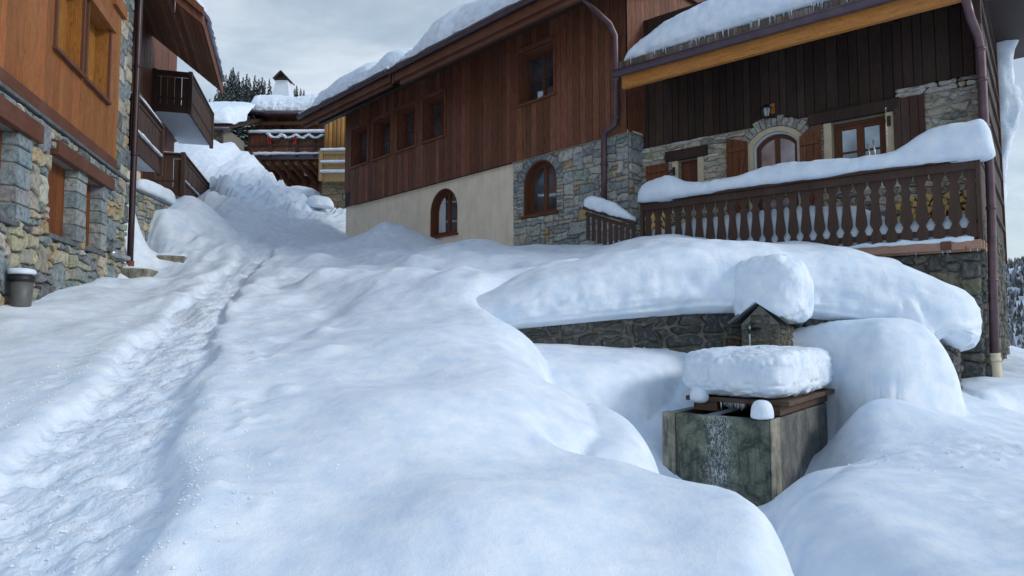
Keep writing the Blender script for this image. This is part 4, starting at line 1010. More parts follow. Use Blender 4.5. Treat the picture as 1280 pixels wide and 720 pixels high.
def inarch(P, u, z, g=.0):
    us = [p[0] for p in P]; zs = [p[1] for p in P]; a, b, c, d = min(us) - g, max(us) + g, min(zs) - .02, max(zs) + g; r = (b - a) / 2; m_ = (a + b) / 2
    if not (a < u < b and c < z < d): return False
    return z < d - r or (u - m_) ** 2 + (z - (d - r)) ** 2 < r * r
mb = MB(); masonry(mb, US, -.0, zB - 1.2, ZC, 0, .14, .085, PAL_B, lambda u, z: not inarch(AR2, u, z, .20), maxw=4, maxh=3, bulge=.03, gap=.007, jit=.3)
mb.build('stonework', M['stone'], B); mb = MB(); masonry(mb, 0, .75, zB - 1.2, ZC, 0, .14, .1, PAL_B, maxw=3, maxh=3, bulge=.03, gap=.007, axis=lambda u, y, z: (-y, u, z))
mb.build('side_stonework', M['stone'], B); mb = MB()
# arch stones
def voussoirs(mb, a, b, d, r, th, n, pal, y=0, half=math.pi, zc=None):
    m_ = (a + b) / 2; zc = d - r if zc is None else zc
    for k in range(n):
        t0 = math.pi / 2 - half / 2 + half * k / n; t1 = math.pi / 2 - half / 2 + half * (k + 1) / n; T = th * rnd(.85, 1.15)
        pp = [(m_ + r * math.cos(t0), zc + r * math.sin(t0)), (m_ + (r + T) * math.cos(t0), zc + (r + T) * math.sin(t0)), (m_ + (r + T) * math.cos(t1), zc + (r + T) * math.sin(t1)), (m_ + r * math.cos(t1), zc + r * math.sin(t1))]
        stone_poly(mb, pp, y, .035, vary(pick(pal)), .005)
r2 = (a2[1] - a2[0]) / 2
voussoirs(mb, a2[0], a2[1], za2[1], r2, .19, 17, [((.24, .27, .28), 3), ((.3, .32, .32), 2)])
for k in range(9):
    z = za2[0] + k * (za2[1] - r2 - za2[0]) / 9; h = (za2[1] - r2 - za2[0]) / 9
    for (x0, x1) in ((a2[0] - .2, a2[0]), (a2[1], a2[1] + .2)):
        stone_poly(mb, [(x0, z), (x1, z), (x1, z + h), (x0, z + h)], 0, .032, vary(pick(PAL_B)), .006)
mb.build('arch_stones', M['stone'], B)
mb = MB(); mb.box(US - .01, .06, -.06, .5, ZC + .0, ZC + .055); mb.build('coping', M['cream'], B, bevel=.008)
# cladding: hangs proud of the plaster, sheet behind
mb = MB(); sheet(mb, rect(UBL, 0, ZC + .02, ZT), [rect(*x) for x in bw], -.04, .34, (.5, .5, .5)); mb.box(UBL, 0, .3, .5, ZC + .02, ZT); mb.build('timber_wall', M['wood_dark'], B)
mb = MB(); boards(mb, uB(438), .02, ZC + .0, ZT, -.085, .17, bw, .026, var=.34, gap=.010); mb.build('timber_cladding', M['wood_brown'], B, bevel=.003)
mb = MB(); boards(mb, UBL - .02, uB(438) - .01, ZC + .45, ZT, -.06, .15, (), .03, var=.2); mb.build('corner_board', M['wood_brown'], B, bevel=.003)
mb = MB(); boards(mb, -.08, 6, ZC + .0, 11.5, 0, .17, (), .026, var=.35, gap=.008, axis=lambda u, y, z: (.06 + -y * .5, u, z)); mb.add([(0.01, 0, ZC), (0.01, 6, ZC), (.01, 6, 11.5), (.01, 0, 11.5)], [(0, 1, 2, 3)], (.5, .5, .5)); mb.build('side_cladding', M['wood_brown'], B)
mb = MB(); mb.box(.08, .16, -.4, 6, 9.02, 9.25); mb.build('beam', M['wood_beam'], B, bevel=.01)
for i, x in enumerate(bw):
    window(B, rect(*x), .17, M['wood_window'], 2, 1 if i < 4 else 1, fr=.05, casement=.035, sy=-.13, sillmat=M['wood_brown'], curtain=.0)
    mb = MB(); a, b, c, d = x
    mb.box(a, a + .025, -.06, .17, c, d); mb.box(b - .025, b, -.06, .17, c, d); mb.box(a + .025, b - .025, -.06, .17, d - .025, d); mb.build('reveal', M['wood_brown'], B)
    mb = MB(); mb.box(a - .09, a, -.115, -.05, c - .04, d + .10); mb.box(b, b + .07, -.115, -.05, c - .04, d + .10); mb.box(a, b, -.13, -.05, d, d + .10); mb.build('window_surround', M['wood_brown'], B, bevel=.006)
for AR in (AR1, AR2):
    window(B, AR, .17, M['wood_window'], 2, 0, fr=.07, casement=.05, sy=.0, curtain=.28 if AR is AR1 else 0)
    mb = MB(); inn = inset(AR, .03); ringmesh(mb, AR, inn, .01, .17); mb.build('reveal', M['wood_window'], B)
    us = [p[0] for p in AR]; mb = MB(); mb.box(min(us) - .04, max(us) + .04, -.05, .16, min(p[1] for p in AR) - .055, min(p[1] for p in AR) - .003); mb.build('sill', M['wood_window'], B, bevel=.006)
# roof with stepped eave
YE = -1.05; SLB = .44
zeL = sum(FB.z(px, py, YE) for px, py in ((390, 149), (470, 107))) / 2
zeR = sum(FB.z(px, py, YE) for px, py in ((500, 104), (600, 51))) / 2
uL0, uL1, uR0, uR1 = uB(372, YE), uB(484, YE), uB(485, YE - .25), .9
YER = YE - .22
def bar_slope(mb, u0, u1, ye, ze, y0, y1, dz0, dz1, s=SLB, col=(1, 1, 1)):
    z = lambda y: ze + (y - ye) * s
    mb.hexa([(u0, y0, z(y0) + dz0), (u1, y0, z(y0) + dz0), (u1, y1, z(y1) + dz0), (u0, y1, z(y1) + dz0), (u0, y0, z(y0) + dz1), (u1, y0, z(y0) + dz1), (u1, y1, z(y1) + dz1), (u0, y1, z(y1) + dz1)], col)
rb = MB(); bar_slope(rb, uL0, uL1, YE, zeL, YE, 5.5, .16, .24); bar_slope(rb, uR0, uR1, YER, zeR, YER, 5.5, .16, .24); roofB = rb.build('roof', M['wood_brown'], B)
rb = MB(); rb.box(uL0 + .05, uL1, YE - .03, YE + .03, zeL - .07, zeL + .13); rb.box(uR0 + .12, uR1, YER - .03, YER + .03, zeR - .09, zeR + .13); rb.build('fascia', M['wood_beam'], roofB, bevel=.008)
rb = MB(); rb.box(uL0 + .05, uL1 - .02, YE + .031, YE + .10, zeL - .16, zeL + .05); rb.box(uR0 + .3, uR1, YER + .031, YER + .12, zeR - .21, zeR + .02); rb.build('eave_beam', M['wood_beam'], roofB, bevel=.008)
rb = MB()
for (u0, u1, ye, ze) in ((uL0 - .05, uL1, YE, zeL), (uR0 - .05, uR1, YER, zeR)):
    n = 10; 
    Pg = np.array([[(u, ye - .10 + .085 * math.cos(math.pi * k / n) * -1 if False else ye - .10 - .075 * math.cos(math.pi * k / n), ze + .20 - .09 * math.sin(math.pi * k / n)) for k in range(n + 1)] for u in np.linspace(u0, u1, 12)])
    rb.grid(Pg); rb.add([tuple(p) for p in Pg[0]], [tuple(range(n + 1))]); rb.add([tuple(p) for p in Pg[-1]], [tuple(range(n + 1))])
rb.build('gutter', M['gutter'], roofB)
k = 0
for u in np.arange(uL0 + .25, uR1, .72):
    ye, ze = (YE, zeL) if u < uR0 + .1 else (YER, zeR)
    rb = MB(); bar_slope(rb, u, u + .13, ye, ze, ye + .12, .0, -.04, .158); rb.build('rafter', M['wood_dark'], roofB, bevel=.008)
rb = MB(); rb.box(uL0 + .12, uR1, -.55, -.40, zeL + .02, zeL + .2); rb.build('purlin', M['wood_dark'], roofB, bevel=.01)
rb = MB(); bar_slope(rb, uL0 - .03, uL0 + .02, YE, zeL, YE, 5.5, -.10, .25); bar_slope(rb, uR0 - .01, uR0 + .05, YER, zeR, YER, 5.5, -.12, .25); bar_slope(rb, uR1 - .05, uR1, YER, zeR, YER, 5.5, -.12, .25); rb.build('barge_board', M['wood_beam'], roofB, bevel=.006)
rb = MB()
for (u0, u1, ye, ze) in ((uL0, uL1, YE, zeL), (uR0, uR1, YER, zeR)):
    u = u0
    while u < u1:
        w_ = rnd(.2, .34); dy = rnd(-.03, .03); bar_slope(rb, u, u + w_ - .01, ye, ze, ye - .06 + dy, ye + 1.0, .25, .29 + rnd(0, .02), col=tuple([rnd(.5, 1.2)] * 3)); u += w_
rb.build('roof_slates', M['slate'], roofB)
mb = MB()
hL = lambda u: .60 + .08 * math.sin(u * 1.1 + 1) + .12 * float(vnoise(u * 1.1, 0, None, 33))
roof_snow(mb, uL0 - .02, uL1 + .15, YE + .02, zeL + .30, SLB, 6, hL, 1.1, 220, 13, .04, setf=lambda u: .10 + .07 * float(vnoise(u * 2.6, .5, None, 34)), droop=.15)
s = mb.build('roof_snow', M['snow_cap']); s['_zb'] = 0.; place(s, FB); tag(s, 'thick ragged snow on the lower left section of the long brown roof', 'snow')
mb = MB()
hR = lambda u: .52 + .10 * math.sin(u * 1.3) + .16 * float(vnoise(u * .9, 3, None, 35)) + .25 * sstep(uB(540), uB(600), u) * .6
roof_snow(mb, uR0 - .02, uR1, YER + .02, zeR + .30, SLB, 6, lambda u: float(hR(u)), 1.3, 320, 14, .04, setf=lambda u: .10 + .13 * float(vnoise(u * 2.2, .9, None, 36)), droop=.15)
s = mb.build('roof_snow', M['snow_cap']); s['_zb'] = 0.; place(s, FB); tag(s, 'thick ragged snow on the upper right section of the long brown roof', 'snow')
mb = MB()
for (u0, u1, ye, ze) in ((uL0, uL1, YE, zeL), (uR0, uR1, YER, zeR)):
    snow_sweep(mb, [(u, ye - .05, ze + .27, .07 + .04 * float(vnoise(u * 3, 0, None, 3)), .04 + .03 * float(vnoise(u * 4, 2, None, 4)), (0, 1)) for u in np.linspace(u0, u1, 160)], 10, 5, .02, 6)
s = mb.build('eave_snow', M['snow_cap']); s['_zb'] = 0.; place(s, FB); tag(s, 'narrow crust of snow along the gutter of the long brown roof', 'snow')
# downpipe on B
pp = [FB.at(px, py, of) for px, py, of in ((727, -4, YER + .1), (742, 12, -.75), (762, 30, -.35), (769, 45, -.22), (770, 100, -.18), (770, 148, -.16), (768, 156, -.2), (757, 164, -.22), (755, 172, -.16), (755, 205, -.15), (755, 262, -.15))]
ofs = (YER + .1, -.75, -.35, -.22, -.18, -.16, -.2, -.22, -.16, -.15, -.15)
path = [Vector((p[0], o, p[1])) for p, o in zip(pp, ofs)]
mb = MB(); mb.tube(path, .062, 14)
for i in (4, 5, 9): mb.tube([path[i] + Vector((0, 0, -.03)), path[i] + Vector((0, 0, .03))], .075, 14)
mb.build('downpipe', M['pipe'], B)

# ------------------------------------------------------------------ small fence between B and the big balcony, with its snow
f0 = atY(733, 262, 12.2); f1 = atY(795, 275, 11.9)
FF = Frame(f0.x, f0.y, ang=math.atan2(f1.y - f0.y, f1.x - f0.x)); Lf = (Vector((f1.x, f1.y)) - Vector((f0.x, f0.y))).length
FF.o = Vector((f0.x, f0.y)); zf0 = atY(733, 262, 12.2).z; zf1 = atY(795, 281, 11.9).z
fr = root('picket_fence', FF, zf1 - .35, 'short dark picket fence between the stone corner and the big balcony', 'fence')
zz = lambda u: zf0 + (zf1 - zf0) * u / Lf
mb = MB(); mb.bar((-.05, -.02, zz(0) + .03), (Lf, -.02, zz(Lf) + .03), .14, .05); mb.bar((-.02, .0, zz(0) - .07), (Lf, 0, zz(Lf) - .07), .04, .07); mb.build('rail', M['wood_balcony'], fr, bevel=.006)
n = 9
for i in range(n):
    u = .03 + (Lf - .08) * i / (n - 1); mb = MB(); mb.box(u - .035, u + .035, -.015, .015, zz(u) - .55, zz(u) - .11); mb.build('picket', M['wood_balcony'], fr, bevel=.005)
mb = MB(); snow_sweep(mb, [(-.03 + (Lf + .03) * t, -.02, zz((Lf) * t) + .055, .12 * max(.05, math.sin(math.pi * min(1, .04 + t * 1.0)) ** .4), (.30 - .17 * t) * max(.08, math.sin(math.pi * min(.97, .06 + t * .9)) ** .45), (0, 1)) for t in np.linspace(0, 1, 40)], 18, 12, .035, 4, lumps=.02)
s = mb.build('snow_mound', M['snow_cap']); s['_zb'] = 0.; place(s, FF); tag(s, 'lumpy snow tapering along the top of the short picket fence', 'snow')

# ================================================================== HOUSE C (dark boards, pale stone, big balcony)
zC = 1.1
C = root('balcony_chalet', FC, zC, 'dark timber chalet at the right with an arched door and a carved balcony', 'house')
YC = 1.3; uC = lambda px, off=YC: FC.u(px, off); zCc = FC.z
UCL = FC.u(796, YC) - .5; ZD = FC.z(1225, 300, 0); ZCL = sum(FC.z(px, py, YC) for px, py in ((803, 184.4), (1020, 147))) / 2
print('C: deck z', ZD, 'cladding z', ZCL, 'UCL', UCL)
ZTOP = 8.0
door = (uC(948), uC(1005)); zdoor = FC.z(978, 163.5, YC); zdb = zdoor - 2.05
dwin = (uC(1048), uC(1117), FC.z(1080, 204, YC) - .25, FC.z(1062, 150, YC)); swin = (uC(852), uC(877), FC.z(862, 200, YC) - .85, FC.z(862, 199, YC))
print(door, zdoor, dwin, swin)
DP = arch(door[0], door[1], ZD + .02, zdoor, rise=.22)
mb = MB(); sheet(mb, rect(UCL, 0, 0, ZCL), [DP, rect(*dwin), rect(*swin)], YC, .25); mb.box(UCL, -.0, YC + .26, YC + .45, 0, ZCL)
mb.build('wall', M['mortar_pale'], C)
mb = MB()
cr = .10
def mC(u, z):
    if door[0] - cr < u < door[1] + cr and z < zdoor + .02: return False
    m_ = (door[0] + door[1]) / 2
    A_W = (door[1] - door[0]) / 2 + .10; R_0 = (A_W * A_W + .25 ** 2) / (2 * .25)
    if abs(u - m_) < A_W + .1 and z > zdoor - .32 and (u - m_) ** 2 + (z - (zdoor + .09 - R_0)) ** 2 < (R_0 + .17) ** 2: return False
    for o in (dwin, swin):
        if o[0] - .12 < u < o[1] + .12 and o[2] - .05 < z < o[3] + .2: return False
    return True
masonry(mb, UCL, 0, ZD, ZCL + .0, YC, .12, .058, PAL_C, mC, maxw=6, maxh=2, bulge=.035, gap=.005, jit=.42)
masonry(mb, uC(1130), 0, ZCL + .0, ZCL + .16, YC, .13, .08, PAL_C, maxw=4, maxh=1, bulge=.035, gap=.006, jit=.3)
m_ = (door[0] + door[1]) / 2; AW = (door[1] - door[0]) / 2 + .10; r0 = (AW * AW + .25 ** 2) / (2 * .25)
for k in range(15):
    half = 2 * math.asin(AW / r0) * 1.12; t0 = math.pi / 2 - half / 2 + half * k / 15; t1 = t0 + half / 15; T = .17 * rnd(.8, 1.25); zc = zdoor + .09 - r0
    pp = [(m_ + r0 * math.cos(t0), zc + r0 * math.sin(t0)), (m_ + (r0 + T) * math.cos(t0), zc + (r0 + T) * math.sin(t0)), (m_ + (r0 + T) * math.cos(t1), zc + (r0 + T) * math.sin(t1)), (m_ + r0 * math.cos(t1), zc + r0 * math.sin(t1))]
    stone_poly(mb, pp, YC - .05, .035, vary(pick([((.5, .48, .42), 2), ((.36, .36, .33), 2)])), .004)
mb.build('stonework', M['stone'], C)
# cream surrounds
mb = MB(); OUT = arch(door[0] - .10, door[1] + .10, ZD + .02, zdoor + .085, rise=.25); ringmesh(mb, OUT, DP, YC - .045, YC + .05); mb.build('door_surround', M['cream'], C)
for o in (dwin, swin):
    for x_ in (o[0] - .12, o[1]):
        mb = MB(); mb.box(x_, x_ + .12, YC - .05, YC + .05, o[2], o[3]); mb.build('window_surround', M['cream'], C, bevel=.006)
    mb = MB(); e = .25 if o is swin else .35; mb.box(o[0] - e, o[1] + (.20 if o is swin else .22), YC - .10, YC + .2, o[3] + .003, o[3] + .20); mb.build('lintel', M['wood_dark'], C, bevel=.015)
DP2 = [(a, b) for a, b in DP]
dr = window(C, DP2, YC + .07, M['wood_window'], 2, 1, fr=.05, casement=.04, sill=False, curtain=0, glass=M['glass_sky']); dr.name = 'door'
mb = MB(); ringmesh(mb, DP2, inset(DP2, .028), YC + .01, YC + .10); mb.build('door_reveal', M['white'], C)
mb = MB(); mb.box(door[0] + .14, door[1] - .14, YC + .075, YC + .13, ZD + .1, ZD + .75); mb.build('panel', M['wood_window'], dr, bevel=.01)
window(C, rect(*dwin), YC + .12, M['wood_window'], 2, 1, fr=.06, casement=.055, sill=False)
window(C, rect(*swin), YC + .12, M['wood_window'], 1, 0, fr=.05, casement=.05, sill=False)
mb = MB(); boards(mb, swin[0] + .05, swin[1] - .05, swin[2], swin[3] - .05, YC + .09, .12, (), .02); mb.build('shutter', M['wood_window'], C)
def shutter(u0, u1, z0, z1l, z1r, mt, brace=True):
    b = MB(); boards(b, u0, u1, z0, lambda u: (z1l + (z1r - z1l) * (u - u0) / (u1 - u0) if not callable(z1l) else z1l(u)), YC - .10, .115, (), .03, var=.12, gap=.006, wob=.05)
    s_ = b.build('shutter', mt, C, bevel=.003); b = MB()
    if brace:
        for zb_ in (z0 + .18, min(z1l(u0), z1l(u1)) - .16 if callable(z1l) else min(z1l, z1r) - .16):
            b.box(u0 + .03, u1 - .03, YC - .125, YC - .10, zb_, zb_ + .07)
        b.bar((u0 + .06, YC - .112, z0 + .26), (u1 - .06, YC - .112, (min(z1l(u0), z1l(u1)) if callable(z1l) else min(z1l, z1r)) - .2), .02, .06)
        b.build('brace', mt, s_)
    b = MB(); zz_ = z0 + .75
    return s_
M['wood_shut_red'] = wood_mat('wood_shut_red', (.23, .078, .03), .6, wamt=.1)
sl0, sl1 = uC(915), uC(942)
zsh = zdoor - .10
shutter(sl0, sl1, ZD + .05, lambda u: FC.z(915, 174, YC) + (FC.z(941, 177, YC) - FC.z(915, 174, YC)) * ((u - sl0) / (sl1 - sl0)), 0, M['wood_shut_red'])
sr0, sr1 = uC(1008), uC(1036)
shutter(sr0, sr1, ZD + .05, lambda u: FC.z(1007, 172, YC) + (FC.z(1040, 154, YC) - FC.z(1007, 172, YC)) * (1 - (1 - (u - sr0) / (sr1 - sr0)) ** 2), 0, M['wood_shut_red'])
shutter(uC(813), uC(841), swin[2], swin[3] - .02, swin[3] - .02, M['wood_shut_red'])
shutter(uC(1128), uC(1169), dwin[2], dwin[3] + .17, dwin[3] + .17, wood_mat('wood_shut_dark', (.10, .045, .032), .6, wamt=.2), brace=False)
for u, z in ((door[0] - .14, zdoor - .42), (door[1] + .12, zdoor - .35), (dwin[1] + .06, dwin[3] - .15), (swin[0] - .07, swin[3] - .2)):
    mb = MB(); mb.box(u - .03, u + .02, YC - .085, YC - .05, z - .08, z + .08); mb.box(u - .06, u + .0, YC - .10, YC - .08, z - .03, z + .03); mb.build('hinge', M['black'], C, bevel=.006)
# upper timber
mb = MB(); mb.box(UCL, 0, YC + .06, YC + .4, ZCL + .001, ZTOP); mb.build('timber_wall', M['wood_dark'], C)
md_ = (door[0] + door[1]) / 2
def lowC(u):
    if u > uC(1130): return ZCL + .17
    if dwin[0] - .35 < u < dwin[1] + .22: return dwin[3] + .2
    d = abs(u - md_); zz_ = zdoor + .09 - r0 + math.sqrt(max(0, (r0 + .18) ** 2 - d * d)) if d < AW + .12 else 0
    return max(ZCL, zz_)
mb = MB(); boards(mb, UCL, 0, lowC, ZTOP, YC + .01, .155, (), .03, var=.3, gap=.009); mb.build('timber_cladding', M['wood_dark'], C, bevel=.003)
# stone base under the balcony and the receding side wall
zb0 = .2
mb = MB(); mb.box(-5.2, 0, .16, .5, -.3, ZD - .14); mb.add([(0.0, .16, -.3), (0.0, 5.2, -.3), (0.0, 5.2, 3.4), (0.0, .16, 3.4)], [(0, 1, 2, 3)]); mb.box(-.2, -.002, 1.8, 5.2, -.3, 8.2); mb.build('base_wall', M['mortar'], C)
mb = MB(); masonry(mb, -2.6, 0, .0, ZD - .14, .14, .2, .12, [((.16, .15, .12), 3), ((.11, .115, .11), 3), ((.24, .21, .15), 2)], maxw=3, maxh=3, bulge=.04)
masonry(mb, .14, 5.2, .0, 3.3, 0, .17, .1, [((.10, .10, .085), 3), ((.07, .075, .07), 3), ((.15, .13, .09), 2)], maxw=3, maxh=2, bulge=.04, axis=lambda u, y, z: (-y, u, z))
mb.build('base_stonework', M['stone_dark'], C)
mb = MB(); boards(mb, .9, 5.2, 3.3, 8.2, 0, .3, (), .03, var=.3, axis=lambda u, y, z: (.03 - y, u, z))
for z in np.arange(3.6, 8, .5): mb.box(.03, .07, .9, 5.2, z, z + .05)
mb.build('side_cladding', M['wood_dark'], C)
mb = MB(); mb.box(.0, .07, 5.2, 5.26, 3.0, 8.4); mb.build('corner_board', M['wood_beam'], C)
# roof over C
YEC = -.30; bb = [FC.at(px, py, YEC) for px, py in ((777, 106), (990, 55), (1203, 5))]
zE = sum(p[1] for p in bb) / 3; uE0, uE1 = bb[0][0], bb[2][0]; print('C eave', bb)
mb = MB(); mb.box(uE0, uE1, YEC, YEC + .10, zE, zE + .24); rfC = None
rr_ = MB(); SLC = .30
z_ = lambda y: zE + .27 + (y - YEC) * SLC
rr_.hexa([(uE0 - .03, YEC, z_(YEC)), (.25, YEC, z_(YEC)), (.25, 6, z_(6)), (uE0 - .03, 6, z_(6)), (uE0 - .03, YEC, z_(YEC) + .08), (.25, YEC, z_(YEC) + .08), (.25, 6, z_(6) + .08), (uE0 - .03, 6, z_(6) + .08)])
rfC = rr_.build('roof', M['wood_dark'], C); mb.build('fascia', M['wood_fascia'], rfC, bevel=.008)
mb = MB(); n = 10; Pg = np.array([[(u, YEC - .075 - .07 * math.cos(math.pi * k / n), zE + .30 - .105 * math.sin(math.pi * k / n)) for k in range(n + 1)] for u in np.linspace(uE0 - .1, uE1 + .1, 20)]); mb.grid(Pg)
mb.add([tuple(p) for p in Pg[0]], [tuple(range(n + 1))]); mb.add([tuple(p) for p in Pg[-1]], [tuple(range(n + 1))]); mb.tube([(uE0 - .1, YEC - .15, zE + .305), (uE1 + .1, YEC - .15, zE + .305)], .012, 8); mb.build('gutter', M['gutter'], rfC)
mb = MB(); u = uE0 - .02
while u < .2:
    w_ = rnd(.05, .11); k_ = rnd(.6, 1.5); mb.box(u, u + w_ - .006, YEC - .045 + rnd(-.006, .006), YEC - .015, zE + .27, zE + .47 + rnd(-.01, .01), (k_, k_ * .95, k_ * .9)); u += w_
mb.build('shingles', wood_mat('shingle', (.20, .15, .125), .4, weather=(.3, .3, .3), wamt=.5), rfC)
for u in np.arange(uE0 + .2, .2, .75):
    mb = MB(); s2 = SLC; mb.hexa([(u, YEC + .11, z_(YEC + .11) - .17), (u + .12, YEC + .11, z_(YEC + .11) - .17), (u + .12, YC, z_(YC) - .17), (u, YC, z_(YC) - .17), (u, YEC + .11, z_(YEC + .11) - .004), (u + .12, YEC + .11, z_(YEC + .11) - .004), (u + .12, YC, z_(YC) - .004), (u, YC, z_(YC) - .004)]); mb.build('rafter', M['wood_dark'], rfC)
mb = MB(); mb.box(-.05, .7, .55, 6.5, 7.35, 7.5); mb.box(-.05, .7, .5, .56, 7.2, 7.52); mb.box(.0, .12, .2, .34, 5.9, 6.45); mb.build('verge', M['wood_dark'], rfC)
mb = MB(); hC = lambda u: float(.70 + .12 * sstep(uE0 + 1, uE0 + 3, u) + .06 * math.sin(u * 1.2))
roof_snow(mb, uE0 - .05, uE1 + .3, YEC - .05, zE + .46, SLC, 6, hC, 2.1, 300, 17, .035, droop=.0, setf=lambda u: .02 * float(vnoise(u * 3, 0, None, 3)))
s = mb.build('roof_snow', M['snow_cap']); s['_zb'] = 0.; place(s, FC); tag(s, 'thick smooth snow on the low eave above the carved balcony, fringed with icicles', 'snow')
ip = []
for _ in range(62):
    t = random.random() ** .7; u = uE0 + .2 + (uE1 - uE0 - .2) * t; ip.append((u, YEC - .07 + rnd(-.015, .02), zE + .48 + .01))
icicles(s, ip, 0, .05, .24, .010)
# pipes at the right corner of C
pth = [FC.at(px, py, of) + (of,) for px, py, of in ((1207, -3, -.4), (1213, 22, -.25), (1222, 44, .1), (1226, 62, .18), (1228, 100, .18), (1231, 158, .18), (1236, 190, .2), (1239, 260, .25), (1241, 350, .25), (1243, 447, .25))]
path = [Vector((u, o, z)) for u, z, o in pth]
mb = MB(); mb.tube(path, .052, 14)
for i in (3, 4, 5, 7, 8): mb.tube([path[i] + Vector((0, 0, -.02)), path[i] + Vector((0, 0, .02))], .062, 14)
mb.build('downpipe', M['pipe'], C)
e = path[-1]; mb = MB(); mb.tube([e + Vector((0, 0, .06)), e + Vector((.02, 0, -.6))], .068, 16); mb.tube([e + Vector((0, 0, -.05)), e + Vector((0, 0, .0))], .078, 16); mb.build('downpipe_base', M['cream'], C)

# balcony of C
uR = 0.0; uLb = FC.u(807, 0); ZR = (FC.z(1223, 199, 0) + FC.z(1000, 230, 0)) / 2; print('rail z', ZR, 'deck', ZD, 'len', uLb)
mb = MB(); mb.box(uLb, uR, .03, YC - .02, ZD - .13, ZD + .0); bal = mb.build('balcony', M['wood_deck'], C, bevel=.006)
mb = MB(); mb.box(-2.6, uR + .03, -.05, .025, ZD - .11, ZD + .01); mb.box(uR - .0, uR + .05, .03, YC, ZD - .11, ZD + .01); mb.box(uLb, -2.605, -.05, .025, ZD - .11, ZD + .01); mb.build('deck_edge', M['wood_deck'], bal, bevel=.008)
mb = MB(); mb.box(-.42, -.30, -.075, -.052, ZD - .115, ZD + .005); mb.box(-2.2, -2.08, -.075, -.052, ZD - .115, ZD + .005); mb.build('beam_end', M['wood_beam'], bal, bevel=.008)
mb = MB(); mb.box(uLb - .06, uR + .05, -.09, .06, ZR - .0, ZR + .05); mb.box(uLb, uR, -.045, -.012, ZR - .12, ZR - .0); mb.box(uLb, uR, .012, .035, ZD + .10, ZD + .18); mb.box(uR - .05, uR + .06, .061, YC, ZR, ZR + .05); mb.box(uR + .01, uR + .045, .05, YC, ZR - .14, ZR); mb.build('handrail', M['wood_balcony'], bal, bevel=.008)
PF = [(0, .034), (.02, .055), (.06, .078), (.10, .085), (.14, .078), (.18, .056), (.215, .040), (.25, .056), (.285, .079), (.33, .083), (.42, .074), (.52, .060), (.62, .052), (.655, .056), (.675, .074), (.695, .079), (.715, .060), (.75, .046), (.785, .050), (.82, .070), (.85, .084), (.9, .088), (1.0, .088)]
nb = 26; H = ZR - .045 - ZD; 
mbp = MB(); sp = (uR - .06 - (uLb + .08)) / (nb - 1)
kk = sp / .19
poly = [(w_ * kk * (.93 if t < .82 else 1), t * H) for t, w_ in PF] + [(-w_ * kk * (.93 if t < .82 else 1), t * H) for t, w_ in reversed(PF)]
mbp.prism(poly, -.011, .011); pb_ = mbp.build('baluster', M['wood_balcony'], bal, zb=0.0)
for i in range(nb):
    o = pb_ if i == 0 else pb_.copy()
    if i: COL.objects.link(o); o.parent = bal
    o.location = (uLb + .08 + sp * i, rnd(-.003, .003), ZD + .03 - zC)
mb = MB(); mb.box(uLb - .06, uLb - .005, -.04, .04, ZD - .1, ZR); mb.build('post', M['wood_balcony'], bal, bevel=.005)
mb = MB()
for u in (uR + .0,): mb.box(u - .005, u + .05, -.04, .05, ZD, ZR)
for y in np.arange(.14, YC - .05, .2): mb.box(uR + .015, uR + .04, y - .09, y + .09, ZD + .02, ZR - .1)
mb.build('end_panel', M['wood_balcony'], bal, bevel=.005)
# snow lying on the deck and between baluster feet
mb = MB(); n = 90; Pd = np.zeros((n + 1, 16, 3))
for i in range(n + 1):
    u = uLb + .05 + (uR - .1 - uLb) * i / n
    for j in range(16):
        y = .05 + (YC - .06) * (j / 15) ** 2; hgt = .62 + .08 * float(vnoise(u * 1.3, y, None, 44)) - .26 * sstep(-1.6, -.8, u) + .05 * (1 - j / 15)
        Pd[i, j] = (u, y, ZD + (hgt if j else .0) * (1 if 0 < i < n else 0))
mb.grid(Pd)
snow_sweep(mb, [(u, -.03, ZD + .0, .03, .045 + .03 * abs(float(vnoise(u * 6, 0, None, 9))), (0, 1)) for u in np.linspace(uLb + .1, -.05, 120)], 8, 5, .012, 9)
s = mb.build('deck_snow', M['snow_cap']); s['_zb'] = 0.; place(s, FC); tag(s, 'snow lying on the deck behind the carved balusters', 'snow')
# icicles below the deck edge
icicles(s, [(rnd(-1.9, .0), -.03, ZD - .11) for _ in range(14)], 0, .04, .12, .006)
# big snow roll on the handrail
mb = MB(); pth = []
L = uR + .17 - uLb + .12
for t in np.linspace(0, 1, 150):
    u = uLb - .08 + L * t; px_ = None
    h = .20 + .17 * math.exp(-((t - .09) / .075) ** 2) - .02 * math.exp(-((t - .22) / .05) ** 2) + .10 * math.exp(-((t - .50) / .12) ** 2) + .02 * math.sin(t * 20) + .28 * sstep(.76, .88, t)
    w_ = .155 + .05 * math.exp(-((t - .09) / .08) ** 2) + .07 * sstep(.78, .9, t)
    e = min(1, t / .022, (1 - t) / .03); e = math.sqrt(max(.0, 1 - (1 - e) ** 2)); e = max(e, .12)
    pth.append((u, .0 + .03 * sstep(.8, 1, t), ZR + .052, w_ * (.45 + .55 * e), float(h) * e, (0, 1)))
snow_sweep(mb, pth, 34, 21, .028, 2.2, over=.10, lumps=.012)
s = mb.build('rail_snow', M['snow_cap']); s['_zb'] = 0.; place(s, FC); tag(s, 'long rounded roll of snow on the carved balcony handrail, highest at its right end', 'snow')

